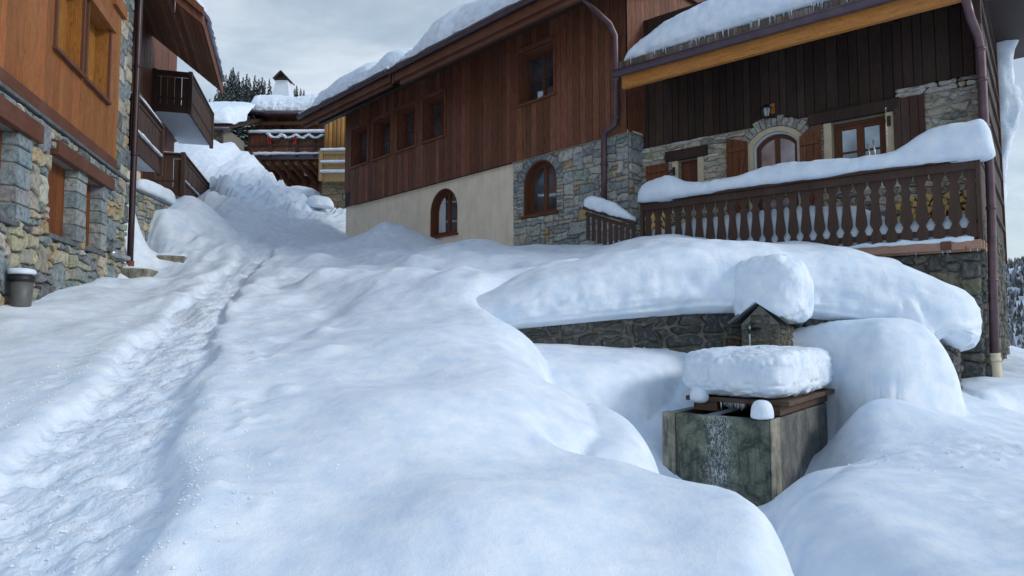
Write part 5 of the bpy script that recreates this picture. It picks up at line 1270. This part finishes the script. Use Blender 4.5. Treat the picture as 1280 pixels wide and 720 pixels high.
# wall lantern above the door
zl = FC.z(965, 146, YC - .15); ul = FC.u(965, YC - .15)
FLn = Frame(0, 0, ang=FC.rz); FLn.X, FLn.Y, FLn.rz = FC.X, FC.Y, FC.rz; p = FC.world(ul, YC - .15, 0); FLn.o = Vector((p.x, p.y))
ln = root('wall_lantern', FLn, zl, 'black wall lantern with frosted panes above the arched door', 'lantern')
mb = MB(); mb.tube([(0, 0, zl - .01), (0, 0, zl + .02)], [.045, .05], 6)
for k in range(6): a = math.pi * 2 * k / 6; mb.bar((.048 * math.cos(a), .048 * math.sin(a), zl + .02), (.078 * math.cos(a), .078 * math.sin(a), zl + .17), .008, .008)
mb.tube([(0, 0, zl + .165), (0, 0, zl + .175), (0, 0, zl + .225), (0, 0, zl + .24), (0, 0, zl + .27)], [.098, .095, .03, .012, .004], 6); mb.build('frame', M['black'], ln)
mb = MB(); mb.tube([(0, 0, zl + .02), (0, 0, zl + .165)], [.042, .072], 6); mb.build('pane', M['lantern_glass'], ln)
mb = MB(); mb.tube([(0, 0, zl), (0, .06, zl - .04), (0, .13, zl - .01), (0, .15, zl + .06)], .009, 8); mb.box(.02, .10, .135, .155, zl + .10, zl + .28); mb.build('bracket', M['wood_fascia'], ln)

# garden canes / ski pole standing in the rail snow
def stick(px, py0, py1, off, r, m_, label, nm='ski_pole', basket=True, lean=0):
    u, z0 = FC.at(px, py1, off); _, z1 = FC.at(px, py0, off); mb = MB()
    mb.tube([(0, 0, -.2), (lean, 0, z1 - z0)], r, 10, cap=True); o = mb.build(nm, m_); o.location = FC.world(u, off, z0); o.rotation_euler = (0, 0, FC.rz); o['_zb'] = 0.; tag(o, label, 'pole')
    return o, z1 - z0
o, h = stick(1109, 136, 188, .12, .006, M['gold'], 'slim gilded pole hung with a bead chain standing in the snow roll')
mb = MB()
for k in range(9): mb.tube([(0, 0, .04 + k * .035), (0, 0, .06 + k * .035)], [.016 if k % 2 else .011] * 2, 8)
mb.build('bead_chain', M['steel'], o)
mb = MB(); mb.tube([(0, 0, h), (0, 0, h + .025)], [.012, .008], 8); mb.build('tip', M['steel'], o)
o, h = stick(1095, 174, 192, .1, .011, M['steel'], 'taller of two stubby white pole tips in the snow roll', 'pole_tip', lean=-.03)
o, h = stick(1089, 179, 192, .1, .008, M['steel'], 'shorter of two stubby white pole tips in the snow roll', 'pole_tip', lean=-.04)

# split logs stacked on the balcony: against the right end and at the far left end
def log_mesh(seed):
    rr = random.Random(seed); n = rr.choice([3, 3, 4]); b = MB(); a0 = rr.uniform(0, 6); pts_ = []
    for k in range(n):
        a = a0 + 2 * math.pi * k / n + rr.uniform(-.3, .3)
        for da in (-.18, .18): pts_.append((.062 * math.cos(a + da), .055 * math.sin(a + da)))
    b.prism(pts_, -.02, .16, (1, 1, 1)); return b
LM = []
for k in range(6):
    o = log_mesh(k).build('split_log', M['log_end'], bevel=0); LM.append(o.data); bpy.data.objects.remove(o)
def logs(u0, u1, z0, rows, y, label, group):
    for r in range(rows):
        u = u0 + (.05 if r % 2 else 0)
        while u < u1:
            o = bpy.data.objects.new('split_log', random.choice(LM)); COL.objects.link(o)
            o.location = FC.world(u, y + rnd(-.02, .02), z0 + .05 + r * .092); o.rotation_euler = (0, rnd(0, 6), FC.rz); tag(o, label, 'firewood', group); u += .115
logs(-1.05, -.08, ZD + .30, 6, YC - .3, 'split log with pale orange end in the firewood stack on the balcony, right side', 'firewood stacked at the right end of the balcony')
logs(uLb - .22, uLb + .12, FC.z(812, 298, .8), 5, .8, 'split log with pale orange end in the small stack beside the stone corner', 'firewood stacked by the stone corner')

# snow-plastered verge hanging beyond C's far corner
mb = MB(); n = 70; Pv = np.zeros((n + 1, 16, 3))
for i in range(n + 1):
    t = i / n; z = 8.2 - t * 6.6; wv = .62 * (1 - t) ** 1.5 + .03 + .10 * float(vnoise(z * 1.8, 0, None, 12)); wv *= min(1, (1 - t) * 6 + .05)
    for j in range(16):
        a = 2 * math.pi * j / 16; r_ = 1 + .45 * float(fbm(z * 3, math.cos(a) * 1.5, math.sin(a) * 1.5, 3, 13))
        Pv[i, j] = (-.12 + wv * .5 + wv * .5 * math.cos(a) * r_, 5.40 + .14 * math.sin(a) * r_, z)
mb.grid(Pv, True, wrap=True); s = mb.build('wall_snow', M['snow_rough']); s['_zb'] = 0.; place(s, FC); tag(s, 'wind-packed snow clinging to the far corner of the dark chalet', 'snow')
# ================================================================== stone trough with plank cover and spout shrine
# corners from the photograph: top edge of the basin lies .77 m below the eye
def on_z(px, py, z):
    r = ray(px, py); k = (z - EYE) / r.z; return Vector((r.x * k, r.y * k))
ZTR = EYE - .78
c0 = on_z(827, 519, ZTR); c1 = on_z(963, 526, ZTR); c2 = on_z(1033, 507, ZTR)
print('trough', c0, c1, c2, (c1 - c0).length, (c2 - c1).length)
d = (c1 - c0).normalized()
# rectangle: average the measured right edge with the perpendicular
FT = Frame(c1.x, c1.y, ang=math.atan2(d.y, d.x) + .0)
W_ = (c1 - c0).length; 
# use a slightly rotated frame so both faces show as in the photograph
ang = math.atan2(d.y, d.x); e2_ = (c2 - c1).normalized(); ang2 = math.atan2(-e2_.x, e2_.y); ang = math.radians(-38.5)
FT = Frame(c1.x, c1.y, ang=ang)
def hit(px, dr):
    r = ray(px, 415); k = r.x / r.y      # x = k*y
    return (k * c1.y - c1.x) / (dr.x - k * dr.y)
W_ = abs(hit(827, FT.X)); D_ = abs(hit(1031, FT.Y)); print('trough', W_, D_)
zT = .15
T = root('stone_trough', FT, zT, 'square mossy stone water trough standing in the snow with frost streaks', 'trough', u=0, y=0)
tk = .10
mb = MB(); mb.box(-W_ + .13, -.010, .0, tk, zT, ZTR); f_ = mb.build('front_slab', M['trough'], T, bevel=.008)
mb = MB(); mb.box(-tk, -.002, .27, D_ - .0, zT, ZTR - .004); mb.build('side_slab', M['trough_side'], T, bevel=.008)
mb = MB(); mb.box(-W_ + .002, -W_ + tk, .12, D_, zT, ZTR - .004); mb.box(-W_ + tk, -tk, D_ - tk, D_, zT, ZTR - .002); mb.build('rear_slab', M['trough_side'], T, bevel=.008)
for u0, u1, yb_, ye_ in ((-.10, .008, .103, .268), (-W_ - .006, -W_ + .127, -.012, .118)):
    mb = MB(); mb.box(u0 if u0 < -.2 else -.009, u1, yb_ if u0 < -.2 else .002, ye_, zT, ZTR + .006); mb.build('corner_post', M['concrete'], T, bevel=.01)
mb = MB(); mb.add([(-W_ + tk, tk - .02, ZTR - .05), (-tk, tk - .02, ZTR - .05), (-tk, D_ - tk, ZTR - .05), (-W_ + tk, D_ - tk, ZTR - .05)], [(0, 1, 2, 3)]); mb.build('water', M['water'], T)
# plank cover: boards on short bearers
PZ = ZTR + .10; pu0, pu1, py0, py1 = -W_ + .16, .02, .30, D_ + .12
cov = root('plank_cover', FT, ZTR, 'weathered plank cover lying across the mossy stone trough', 'cover', u=0, y=0)
for (a, b) in ((pu0 + .02, pu0 + .26), (pu1 - .30, pu1 - .03)):
    mb = MB(); mb.box(a, b, py0 + .02, py1 - .06, ZTR + .008, PZ); mb.build('bearer', M['wood_wet'], cov, bevel=.006)
n = 4
for i in range(n):
    a = py0 + (py1 - py0) * i / n; mb = MB(); mb.box(pu0 - .05 + rnd(-.02, .02), pu1 + .05 + rnd(-.02, .02), a + .004, a + (py1 - py0) / n - .004, PZ + .001, PZ + .045); mb.build('plank', M['wood_wet'], cov, bevel=.006)
mb = MB(); snow_h = .40
mb2 = MB(); blob(mb2, ((pu0 + pu1) / 2 - .03, (py0 + py1) / 2 - .02, PZ + .045), ((pu1 - pu0) / 2 + .08, (py1 - py0) / 2 + .07, .47), 130, 41, .022, 6.0, sq=.30, zsq=.40, lump=.03, cpe=.38)
s = mb2.build('snow_mound', M['snow_rough']); s['_zb'] = 0.; place(s, FT); tag(s, 'thick lumpy block of snow on the plank cover of the trough', 'snow')
icicles(s, [(rnd(pu0 + .3, pu1 - .35), py0 + rnd(0, .03), PZ + .0) for _ in range(26)], 0, .04, .10, .006)
mb = MB(); blob(mb, (pu0 + .10, py0 - .02, PZ - .01), (.09, .08, .17), 18, 5, .012, 5, zsq=1, sq=.9); o = mb.build('snow_lump', M['snow_cap']); o['_zb'] = 0.; place(o, FT); tag(o, 'fist sized snow lump at the left end of the plank cover', 'snow')
mb = MB(); blob(mb, (-.09, .06, ZTR), (.10, .10, .17), 24, 6, .006, 4, sq=1, zsq=1, base=.22); o = mb.build('snow_lump', M['snow_cap']); o['_zb'] = 0.; place(o, FT); tag(o, 'domed lump of snow on the front right corner of the trough', 'snow')

# spout shrine behind the trough
ps = atY(951, 440, 7.75); angs = ang + .02
FS = Frame(ps.x, ps.y, ang=angs); zS = .9
wS = .43; dS = .47; zr0 = atY(955, 405, 7.75).z; print('shrine', ps, zr0)
Sh = root('spout_shrine', FS, zS, 'small stone pillar with a slate gable roof and a water spout behind the trough', 'fountain')
h2 = wS / 2
mb = MB(); mb.box(-h2, h2, 0, dS, zS - .1, zr0 - .0); mb.prism([(-h2, zr0), (h2, zr0), (0, zr0 + .22)], .0, dS); mb.build('pillar', M['mortar'], Sh)
mb = MB(); masonry(mb, -h2, h2, zS + .1, zr0, -.0, .085, .055, [((.2, .18, .13), 3), ((.15, .15, .13), 2), ((.26, .22, .15), 1)], maxw=3, maxh=2, bulge=.03, gap=.006)
masonry(mb, 0, dS, zS + .1, zr0, 0, .085, .06, [((.2, .18, .13), 3), ((.15, .15, .13), 2)], maxw=3, maxh=2, bulge=.03, gap=.006, axis=lambda u, y, z: (h2 - y, u, z))
masonry(mb, -h2 * .55, h2 * .55, zr0, zr0 + .11, 0, .08, .05, [((.2, .18, .13), 3), ((.15, .15, .13), 2)], maxw=2, maxh=1, bulge=.02, gap=.006)
mb.build('stonework', M['stone_dark'], Sh)
for sg in (-1, 1):
    mb = MB(); p0 = Vector((0, 0, zr0 + .245)); a = Vector((sg * (h2 + .12), 0, zr0 - .005))
    nrm = Vector((sg * .25, 0, .34)).normalized() * .032
    v = [p0, a, a + nrm, p0 + Vector((0, 0, .04))]; poly_ = [(q.x, q.z) for q in v]
    if sg < 0: poly_ = poly_[::-1]
    mb.prism(poly_, -.10, dS + .1, (1, 1, 1)); mb.build('roof_slab', M['slate'], Sh, bevel=.005)
mb = MB(); zsp = atY(945, 412, 7.7).z
us_ = -.08
mb.tube([(us_, 0, zsp), (us_, -.10, zsp), (us_, -.13, zsp - .02), (us_, -.14, zsp - .05)], .016, 10); mb.tube([(us_ + .06, -.0, zsp - .0), (us_ + .06, -.05, zsp)], .02, 10); mb.tube([(us_, -.05, zsp + .0), (us_, -.05, zsp + .07)], .010, 8); mb.box(us_ - .035, us_ + .035, -.06, -.04, zsp + .065, zsp + .085); mb.tube([(us_ - .05, -.03, zsp), (us_ + .09, -.03, zsp)], .012, 8)
mb.build('spout', M['black'], Sh)
mb = MB(); mb.tube([(us_, -.14, zsp - .05), (us_ + .004, -.145, zsp - .14), (us_, -.15, zsp - .30)], [.012, .007, .009], 8); mb.tube([(us_ + .0, -.12, zsp + .04), (us_, -.125, zsp + .0)], [.012, .004], 8); mb.build('water_jet', M['ice'], Sh)
mb = MB(); blob(mb, (.08, dS / 2 + .02, zr0 + .03), (h2 + .17, dS / 2 + .15, .74), 80, 47, .06, 2.0, sq=.62, zsq=.62, lump=.03)
q_ = np.array(mb.v); q_[:, 2] = np.maximum(q_[:, 2], zr0 + .255 - np.abs(q_[:, 0]) * .72); mb.v = [tuple(r) for r in q_]
o = mb.build('snow_mound', M['snow_cap']); o['_zb'] = 0.; place(o, FS); tag(o, 'tall puffy snow block balanced on the gable roof of the spout shrine', 'snow')

# ================================================================== background hamlet
FD = Frame(atY(385, 240, 30).x, 30, ang=-.02)
def uD(px, off=0): return FD.u(px, off)
def zD(py, off=0, px=350): return FD.z(px, py, off)
D = root('hamlet_chalet', FD, 7.6, 'distant chalet with a garlanded balcony and a deep snow roof', 'house')
x0, x1 = uD(312), uD(402)
mb = MB(); mb.box(x0, x1, .0, 7, 7.0, zD(142)); mb.build('wall', M['wood_dark'], D)
mb = MB(); boards(mb, x0, x1, zD(163), zD(142), -.03, .22, [(uD(332), uD(365), zD(162), zD(157))], .03, var=.4); mb.build('upper_cladding', M['wood_brown'], D)
mb = MB(); boards(mb, x0, x1, 7.0, zD(212), -.03, .22, (), .03, var=.4); mb.build('lower_cladding', M['wood_brown'], D)
mb = MB(); mb.box(x0 - .5, x1 + .3, -.12, -.04, zD(157), zD(153)); mb.box(x0 - .2, x1, -.16, -.04, zD(213), zD(208.5)); mb.box(uD(308), x1, -1.0, -.8, zD(213), zD(209)); mb.build('beam', M['wood_pale'], D)
for (a, b, c, dd) in ((332, 345, 163, 156), (350, 366, 163, 156)): window(D, rect(uD(a), uD(b), zD(c), zD(dd)), -.08, M['wood_window'], 2, 0, sill=False)
for (a, b) in ((326, 342), (344, 362)):
    mb = MB(); boards(mb, uD(a, -.1), uD(b, -.1), 7.4, zD(214), -.10, .2, (), .05, var=.2); dd = mb.build('door', M['wood_window'], D)
    mb = MB(); mb.bar((uD(a) + .08, -.13, 7.5), (uD(b) - .08, -.13, zD(217)), .02, .1); mb.bar((uD(a) + .08, -.13, zD(217)), (uD(b) - .08, -.13, 7.5), .02, .1); mb.build('brace', M['wood_pale'], dd)
yb = -1.4; zk = zD(193, yb); zh = zD(167, yb)
mb = MB(); mb.box(uD(311, yb), uD(401, yb), yb, 0, zk - .22, zk - .0); bl = mb.build('balcony', M['gutter'], D)
mb = MB(); boards(mb, uD(306, yb), uD(402, yb), zk + .02, zh - .05, yb, .2, (), .03, var=.25, gap=.012); bl2 = mb.build('plank_panel', M['wood_brown'], bl)
mb = MB(); mb.box(uD(305, yb), uD(403, yb), yb - .06, yb + .06, zh - .05, zh + .02); mb.box(uD(305, yb), uD(403, yb), yb - .05, yb - .005, zk + .35, zk + .42)
for px in (306, 333, 366, 389, 402): mb.box(uD(px, yb) - .06, uD(px, yb) + .06, yb - .07, yb + .05, zk - .1, zh + .05)
mb.build('rail', M['wood_balcony'], bl)
mb = MB()
for i, px in enumerate(range(318, 400, 12)): mb.bar((uD(px, yb), yb + .1, zk - .25), (uD(px, yb) + .5, -.1, zk - 1.0), .12, .16)
mb.build('bracket', M['wood_brown'], bl)
mb = MB(); n = 60; pt = [(uD(331, yb) + (uD(400, yb) - uD(331, yb)) * t, yb - .13, zh - .13 - .16 * abs(math.sin(t * math.pi * 4)) + rnd(-.02, .02)) for t in np.linspace(0, 1, n)]
for i, p in enumerate(pt):
    for k in range(5):
        a = rnd(0, 6.28); b_ = rnd(-.7, .9); mb.bar(p, (p[0] + .14 * math.cos(a), p[1] + .05 * math.sin(a), p[2] + .12 * b_), .03, .02)
o = mb.build('garland', M['garland']); o['_zb'] = 0.; place(o, FD); tag(o, 'snow dusted fir garland looped along the distant balcony rail', 'garland')
mb = MB()
for p in pt[::2]: blob(mb, (p[0], p[1] - .02, p[2] + .02), (.10, .06, .07), 6, 3, .01)
mb.build('snow_dusting', M['snow_cap'], o)
for px, lb in ((333, 'left red ribbon bow on the distant garlanded balcony'), (365, 'right red ribbon bow on the distant garlanded balcony')):
    mb = MB(); u = uD(px, yb); z = zh - .25
    mb.prism([(u - .02, z), (u - .10, z + .06), (u - .10, z - .06)][::-1], yb - .2, yb - .17); mb.prism([(u + .02, z), (u + .10, z - .06), (u + .10, z + .06)], yb - .2, yb - .17); mb.prism([(u - .02, z), (u - .05, z - .28), (u - .02, z - .27)], yb - .2, yb - .17); mb.prism([(u + .02, z), (u + .03, z - .27), (u + .06, z - .28)], yb - .2, yb - .17)
    o = mb.build('ribbon_bow', M['red']); o['_zb'] = 0.; place(o, FD); tag(o, lb, 'bow')
# roofs, snow and chimney of D
mb = MB(); ye = -1.2; ze = zD(143, ye); mb.hexa([(uD(298, ye), ye, ze), (uD(394, ye), ye, ze), (uD(394, ye), 5, ze + 1.0), (uD(298, ye), 5, ze + 1.0), (uD(298, ye), ye, ze + .12), (uD(394, ye), ye, ze + .12), (uD(394, ye), 5, ze + 1.12), (uD(298, ye), 5, ze + 1.12)]); rD = mb.build('roof', M['wood_brown'], D)
mb = MB(); mb.tube([(uD(296, ye), ye - .1, ze + .02), (uD(394, ye), ye - .1, ze + .02)], .07, 8); mb.tube([(uD(308, ye), ye - .1, ze), (uD(316, ye), -.2, ze - .5), (uD(317, ye), -.2, zD(162))], .05, 8); mb.build('gutter', M['gutter'], rD)
mb = MB(); roof_snow(mb, uD(299, ye), uD(410, ye), ye + .15, ze + .14, .2, 6, lambda u: .85 + .06 * math.sin(u * 2), .45, 120, 23, .07); o = mb.build('roof_snow', M['snow_cap']); o['_zb'] = 0.; place(o, FD); tag(o, 'deep pillow of snow on the distant chalet roof below the chimney', 'snow')
uc = uD(347.5, 1); zc0 = FD.z(348, 118, 1)
mb = MB(); P4 = []
for (z, h_) in ((zc0 - 1, .46), (zc0, .38), (FD.z(348, 103, 1), .28)): P4.append([(uc - h_, 1 - h_, z), (uc + h_, 1 - h_, z), (uc + h_, 1 + h_, z), (uc - h_, 1 + h_, z)])
for a, b in zip(P4[:-1], P4[1:]): mb.hexa(a + b)
ch = mb.build('chimney', M['white'], rD)
zc1 = FD.z(348, 102, 1); mb = MB()
for sg in (-1, 1): mb.bar((uc + sg * .36, 1, zc1 - .02), (uc + sg * .0, 1, zc1 + .36), .9, .06)
mb.box(uc - .28, uc + .28, .72, 1.28, zc1 - .02, zc1 + .10); mb.build('chimney_cap', M['wood_dark'], ch)
mb = MB(); snow_sweep(mb, [(uD(305, yb) + (uD(403, yb) - uD(305, yb)) * t, yb, zh + .02, .16, .14, (0, 1)) for t in np.linspace(0, 1, 50)], 12, 3, .02, 3); snow_sweep(mb, [(uD(311, yb) + (uD(401, yb) - uD(311, yb)) * t, yb - .03, zk - .0, .06, .10, (0, 1)) for t in np.linspace(0, 1, 50)], 12, 3, .03, 3)
o = mb.build('rail_snow', M['snow_cap']); o['_zb'] = 0.; place(o, FD); tag(o, 'level strip of snow on the distant garlanded balcony rail', 'snow')
# lantern on D
FLD = Frame(0, 0, ang=FD.rz); p = FD.world(uD(379, -.5), -.5, 0); FLD.o = Vector((p.x, p.y)); zl = FD.z(379, 222, -.5)
ld = root('wall_lantern', FLD, zl, 'small dark lantern hanging under the distant garlanded balcony', 'lantern')
mb = MB(); mb.tube([(0, 0, zl), (0, 0, zl + .05), (0, 0, zl + .28), (0, 0, zl + .32), (0, 0, zl + .44)], [.05, .09, .13, .16, .02], 6); mb.tube([(0, 0, zl + .44), (0, 0, zl + .8)], .012, 6); mb.build('frame', M['black'], ld)
mb = MB(); mb.tube([(0, -.02, zl + .06), (0, -.02, zl + .26)], [.10, .135], 6); mb.build('pane', M['lantern_glass'], ld)

# house E at left: low stone wall under a broad snow roof
FE = Frame(atY(303, 180, 26).x, 26, ang=.03)
E = root('stone_barn', FE, 6.0, 'low stone barn under a broad snow roof left of the garlanded chalet', 'house')
zE_ = lambda py, off=0: FE.z(285, py, off)
mb = MB(); mb.box(-6, -.75, .0, 2.2, 5.5, zE_(158)); mb.build('wall', M['mortar'], E)
mb = MB(); masonry(mb, -4, -.75, 5.6, zE_(158), 0, .24, .13, [((.2, .165, .1), 3), ((.15, .13, .09), 3)], maxw=3, maxh=2); mb.build('stonework', M['stone'], E)
mb = MB(); ye = -.5; ze = FE.z(285, 158, ye); mb.hexa([(-6, ye, ze), (-.35, ye, ze - .12), (-.35, 4, ze + 1.75), (-6, 4, ze + 1.85), (-6, ye, ze + .12), (-.35, ye, ze), (-.35, 4, ze + 1.87), (-6, 4, ze + 1.95)]); rE = mb.build('roof', M['wood_dark'], E)
mb = MB(); mb.tube([(-6, ye - .08, ze + .02), (-.3, ye - .08, ze - .1)], .06, 8); mb.tube([(-.7, -.35, ze), (-.75, -.1, ze - .4), (-.75, -.1, 6)], .05, 8); mb.build('gutter', M['gutter'], rE)
mb = MB(); roof_snow(mb, -6, -.3, ye - .02, ze + .08, .42, 4.2, lambda u: .58, .6, 90, 27, .06); o = mb.build('roof_snow', M['snow_cap']); o['_zb'] = 0.; place(o, FE); tag(o, 'broad sloping snow on the low stone barn roof', 'snow')

# house F: pale log house corner with balcony
FFh = Frame(atY(397, 240, 27).x, 27, ang=-.05)
F_ = root('log_house', FFh, 7.0, 'corner of a pale yellow log house seen left of the brown timber chalet', 'house')
uF = FFh.u; zF = lambda py, off=0: FFh.z(412, py, off)
mb = MB(); mb.box(uF(402), uF(402) + 3, .05, 4, 6.5, zF(140)); mb.build('wall', M['wood_pale'], F_)
mb = MB(); u = uF(401)
for k in range(9): mb.tube([(u + .17 * k + .1, .0, zF(188)), (u + .17 * k + .1, .0, zF(142))], .10, 10, tuple([rnd(.6, 1.1)] * 3))
mb.build('log_wall', wood_mat('log_pale', (.62, .30, .08), .55, wamt=.1), F_)
mb = MB(); mb.box(uF(397, -.9), uF(440, -.9), -.9, 0, zF(226, -.9), zF(216, -.9)); bf = mb.build('balcony', M['wood_pale'], F_)
mb = MB()
for px in np.arange(398, 442, 3.2): mb.box(uF(px, -.9) - .04, uF(px, -.9) + .04, -.9, -.85, zF(216, -.9), zF(190, -.9))
mb.build('baluster', M['wood_pale'], bf)
mb = MB()
for a, b in ((193, 189), (206, 204)): mb.box(uF(397, -.9) - .03, uF(442, -.9), -.96, -.84, zF(a, -.9), zF(b, -.9))
mb.box(uF(397, -.9) - .06, uF(397, -.9) + .08, -.98, -.82, zF(226, -.9), zF(188, -.9)); mb.build('rail', M['wood_pale'], bf)
mb = MB()
for py_ in (188.5, 203.5, 215.5): snow_sweep(mb, [(uF(397, -.9) + 1.4 * t, -.92, zF(py_, -.9), .11, .10, (0, 1)) for t in np.linspace(0, 1, 20)], 10, 4, .01, 4)
o = mb.build('rail_snow', M['snow_cap']); o['_zb'] = 0.; place(o, FFh); tag(o, 'snow strips on the rails of the pale log house balcony', 'snow')
mb = MB(); masonry(mb, uF(399, -.6), uF(445, -.6), 6.0, zF(227, -.6), -.6, .22, .13, [((.22, .17, .1), 3), ((.15, .13, .09), 3)], maxw=3, maxh=2); mb.box(uF(399, -.6), uF(445, -.6), -.58, 0, 6.0, zF(227, -.6), (.4, .35, .3)); mb.build('stone_base', M['stone'], F_)

# snow heaps by the distant doors
for (px, py, Y, r, lb) in ((360, 238, 27.5, (1.35, .7, .55), 'long snow heap in front of the distant chalet doors'), (399, 247, 25.5, (.5, .45, .38), 'small round snow heap below the pale log house')):
    p = atY(px, py, Y); mb = MB(); blob(mb, (0, 0, 0), r, 26, int(px), .09, 1.6, base=.12, zsq=.9); o = mb.build('snow_heap', M['snow_cap']); o.location = (p.x, p.y, p.z - .4); tag(o, lb, 'snow')

# ================================================================== trees
def conifer(seed):
    rr = random.Random(seed); H = 10.0; fo = MB(); sn = MB(); tr = MB()
    tr.tube([(0, 0, -1), (0, 0, H * .95)], [.2, .03], 6)
    z = .8
    while z < H:
        t = z / H; R = (1 - t) ** .85 * 2.0 * rr.uniform(.75, 1.15) + .08; n = max(5, int(11 * (1 - t) + 4))
        for k in range(n):
            a = rr.uniform(0, 6.28); L = R * rr.uniform(.6, 1.1); dr = L * rr.uniform(.25, .5); w_ = L * .22 + .06
            c, s_ = math.cos(a), math.sin(a); px_, py_ = -s_, c
            b0 = Vector((0, 0, z)); e = Vector((c * L, s_ * L, z - dr)); m_ = Vector((c * L * .6, s_ * L * .6, z - dr * .45)); kk_ = rr.uniform(.6, 1.5)
            fo.add([b0, m_ + Vector((px_ * w_, py_ * w_, -.10)), e, m_ - Vector((px_ * w_, py_ * w_, .10))], [(0, 1, 2, 3)], (kk_, kk_, kk_))
            fo.add([m_ + Vector((0, 0, .03)), m_ + Vector((px_ * w_ * .5, py_ * w_ * .5, -.45 * w_ - .2)), e + Vector((0, 0, -.15))], [(0, 1, 2)], (kk_ * .7,) * 3)
            if rr.random() < .85:
                u_ = Vector((0, 0, .05)); q = m_ * .5 + e * .5
                fo.add([m_ * .7 + b0 * .3 + u_, m_ + Vector((px_ * w_ * .7, py_ * w_ * .7, -.02)) + u_, e + u_, m_ - Vector((px_ * w_ * .7, py_ * w_ * .7, .02)) + u_], [(0, 1, 2, 3)], (38, 21, 27))
        z += .34 * (1 - t * .4)
    return tr, fo, sn
PR = []
for k in range(4):
    tr, fo, sn = conifer(k); A_o = tr.build('trunk', M['bark']); B_o = fo.build('crown', M['foliage']); PR.append((A_o.data, B_o.data))
    for o in (A_o, B_o): bpy.data.objects.remove(o)
def tree(px, pytop, Y, H, label, group):
    p = atY(px, pytop, Y); r = bpy.data.objects.new('conifer', None); COL.objects.link(r); r.location = (p.x, p.y, p.z - H); r.rotation_euler = (0, 0, rnd(0, 6)); s_ = H / 10; r.scale = (s_ * rnd(.8, 1.1), s_ * rnd(.8, 1.1), s_); tag(r, label, 'tree', group)
    d3 = random.choice(PR); t_ = bpy.data.objects.new('trunk', d3[0]); t_.parent = r; COL.objects.link(t_); c_ = bpy.data.objects.new('crown', d3[1]); c_.parent = r; COL.objects.link(c_)
tops = [(277, 98), (283, 92), (288, 86), (291, 83), (295, 92), (299, 88), (304, 95), (308, 91), (313, 96), (318, 93), (323, 97), (328, 95), (332, 99), (338, 97), (272, 108), (280, 106), (286, 104), (292, 103), (298, 104), (305, 106), (311, 105), (317, 106), (324, 107), (330, 106), (275, 116), (284, 114), (293, 113), (302, 114), (310, 115), (320, 114), (268, 118), (262, 122)]
for i, (a, b) in enumerate(tops):
    row = 0 if b < 100 else (1 if b < 110 else 2); tree(a + rnd(-1, 1), b, 125 - row * 10 + rnd(-3, 3), rnd(8.5, 12), 'dark snow dusted conifer in the wood above the distant roofs', 'conifers in the wood above the distant roofs')
for a, b in ((365, 108), (368, 110), (371, 106), (376, 109), (380, 111), (361, 111)): tree(a, b, 140, 7, 'tiny dark conifer on the ridge right of the chimney', 'conifers on the ridge right of the chimney')
# forest on the far hill: one mass nobody could count
fo = MB(); rr = random.Random(5)
for k in range(9000):
    x = rr.uniform(230, 520); y = rr.uniform(250, 520); z = -12 + 70 * math.exp(-((x - 420) / 150) ** 2) * float(sstep(230, 420, y)); h = rr.uniform(2.5, 5.5); w_ = h * .22; c_ = rr.uniform(.5, 1.6)
    a = rr.uniform(0, 3); vs = [(x + w_ * math.cos(a + q * 1.57), y + w_ * math.sin(a + q * 1.57), z) for q in range(4)] + [(x, y, z + h)]
    fo.add(vs, [(0, 1, 4), (1, 2, 4), (2, 3, 4), (3, 0, 4)], (c_ * 4, c_ * 2.0, c_ * 2.5) if rr.random() < .55 else (c_ * 14, c_ * 7.5, c_ * 10))
o = fo.build('far_forest', M['foliage']); tag(o, 'frosted forest covering the far hill', 'forest', kind='stuff')
for o in bpy.data.objects:
    if '_zb' in o: del o['_zb']
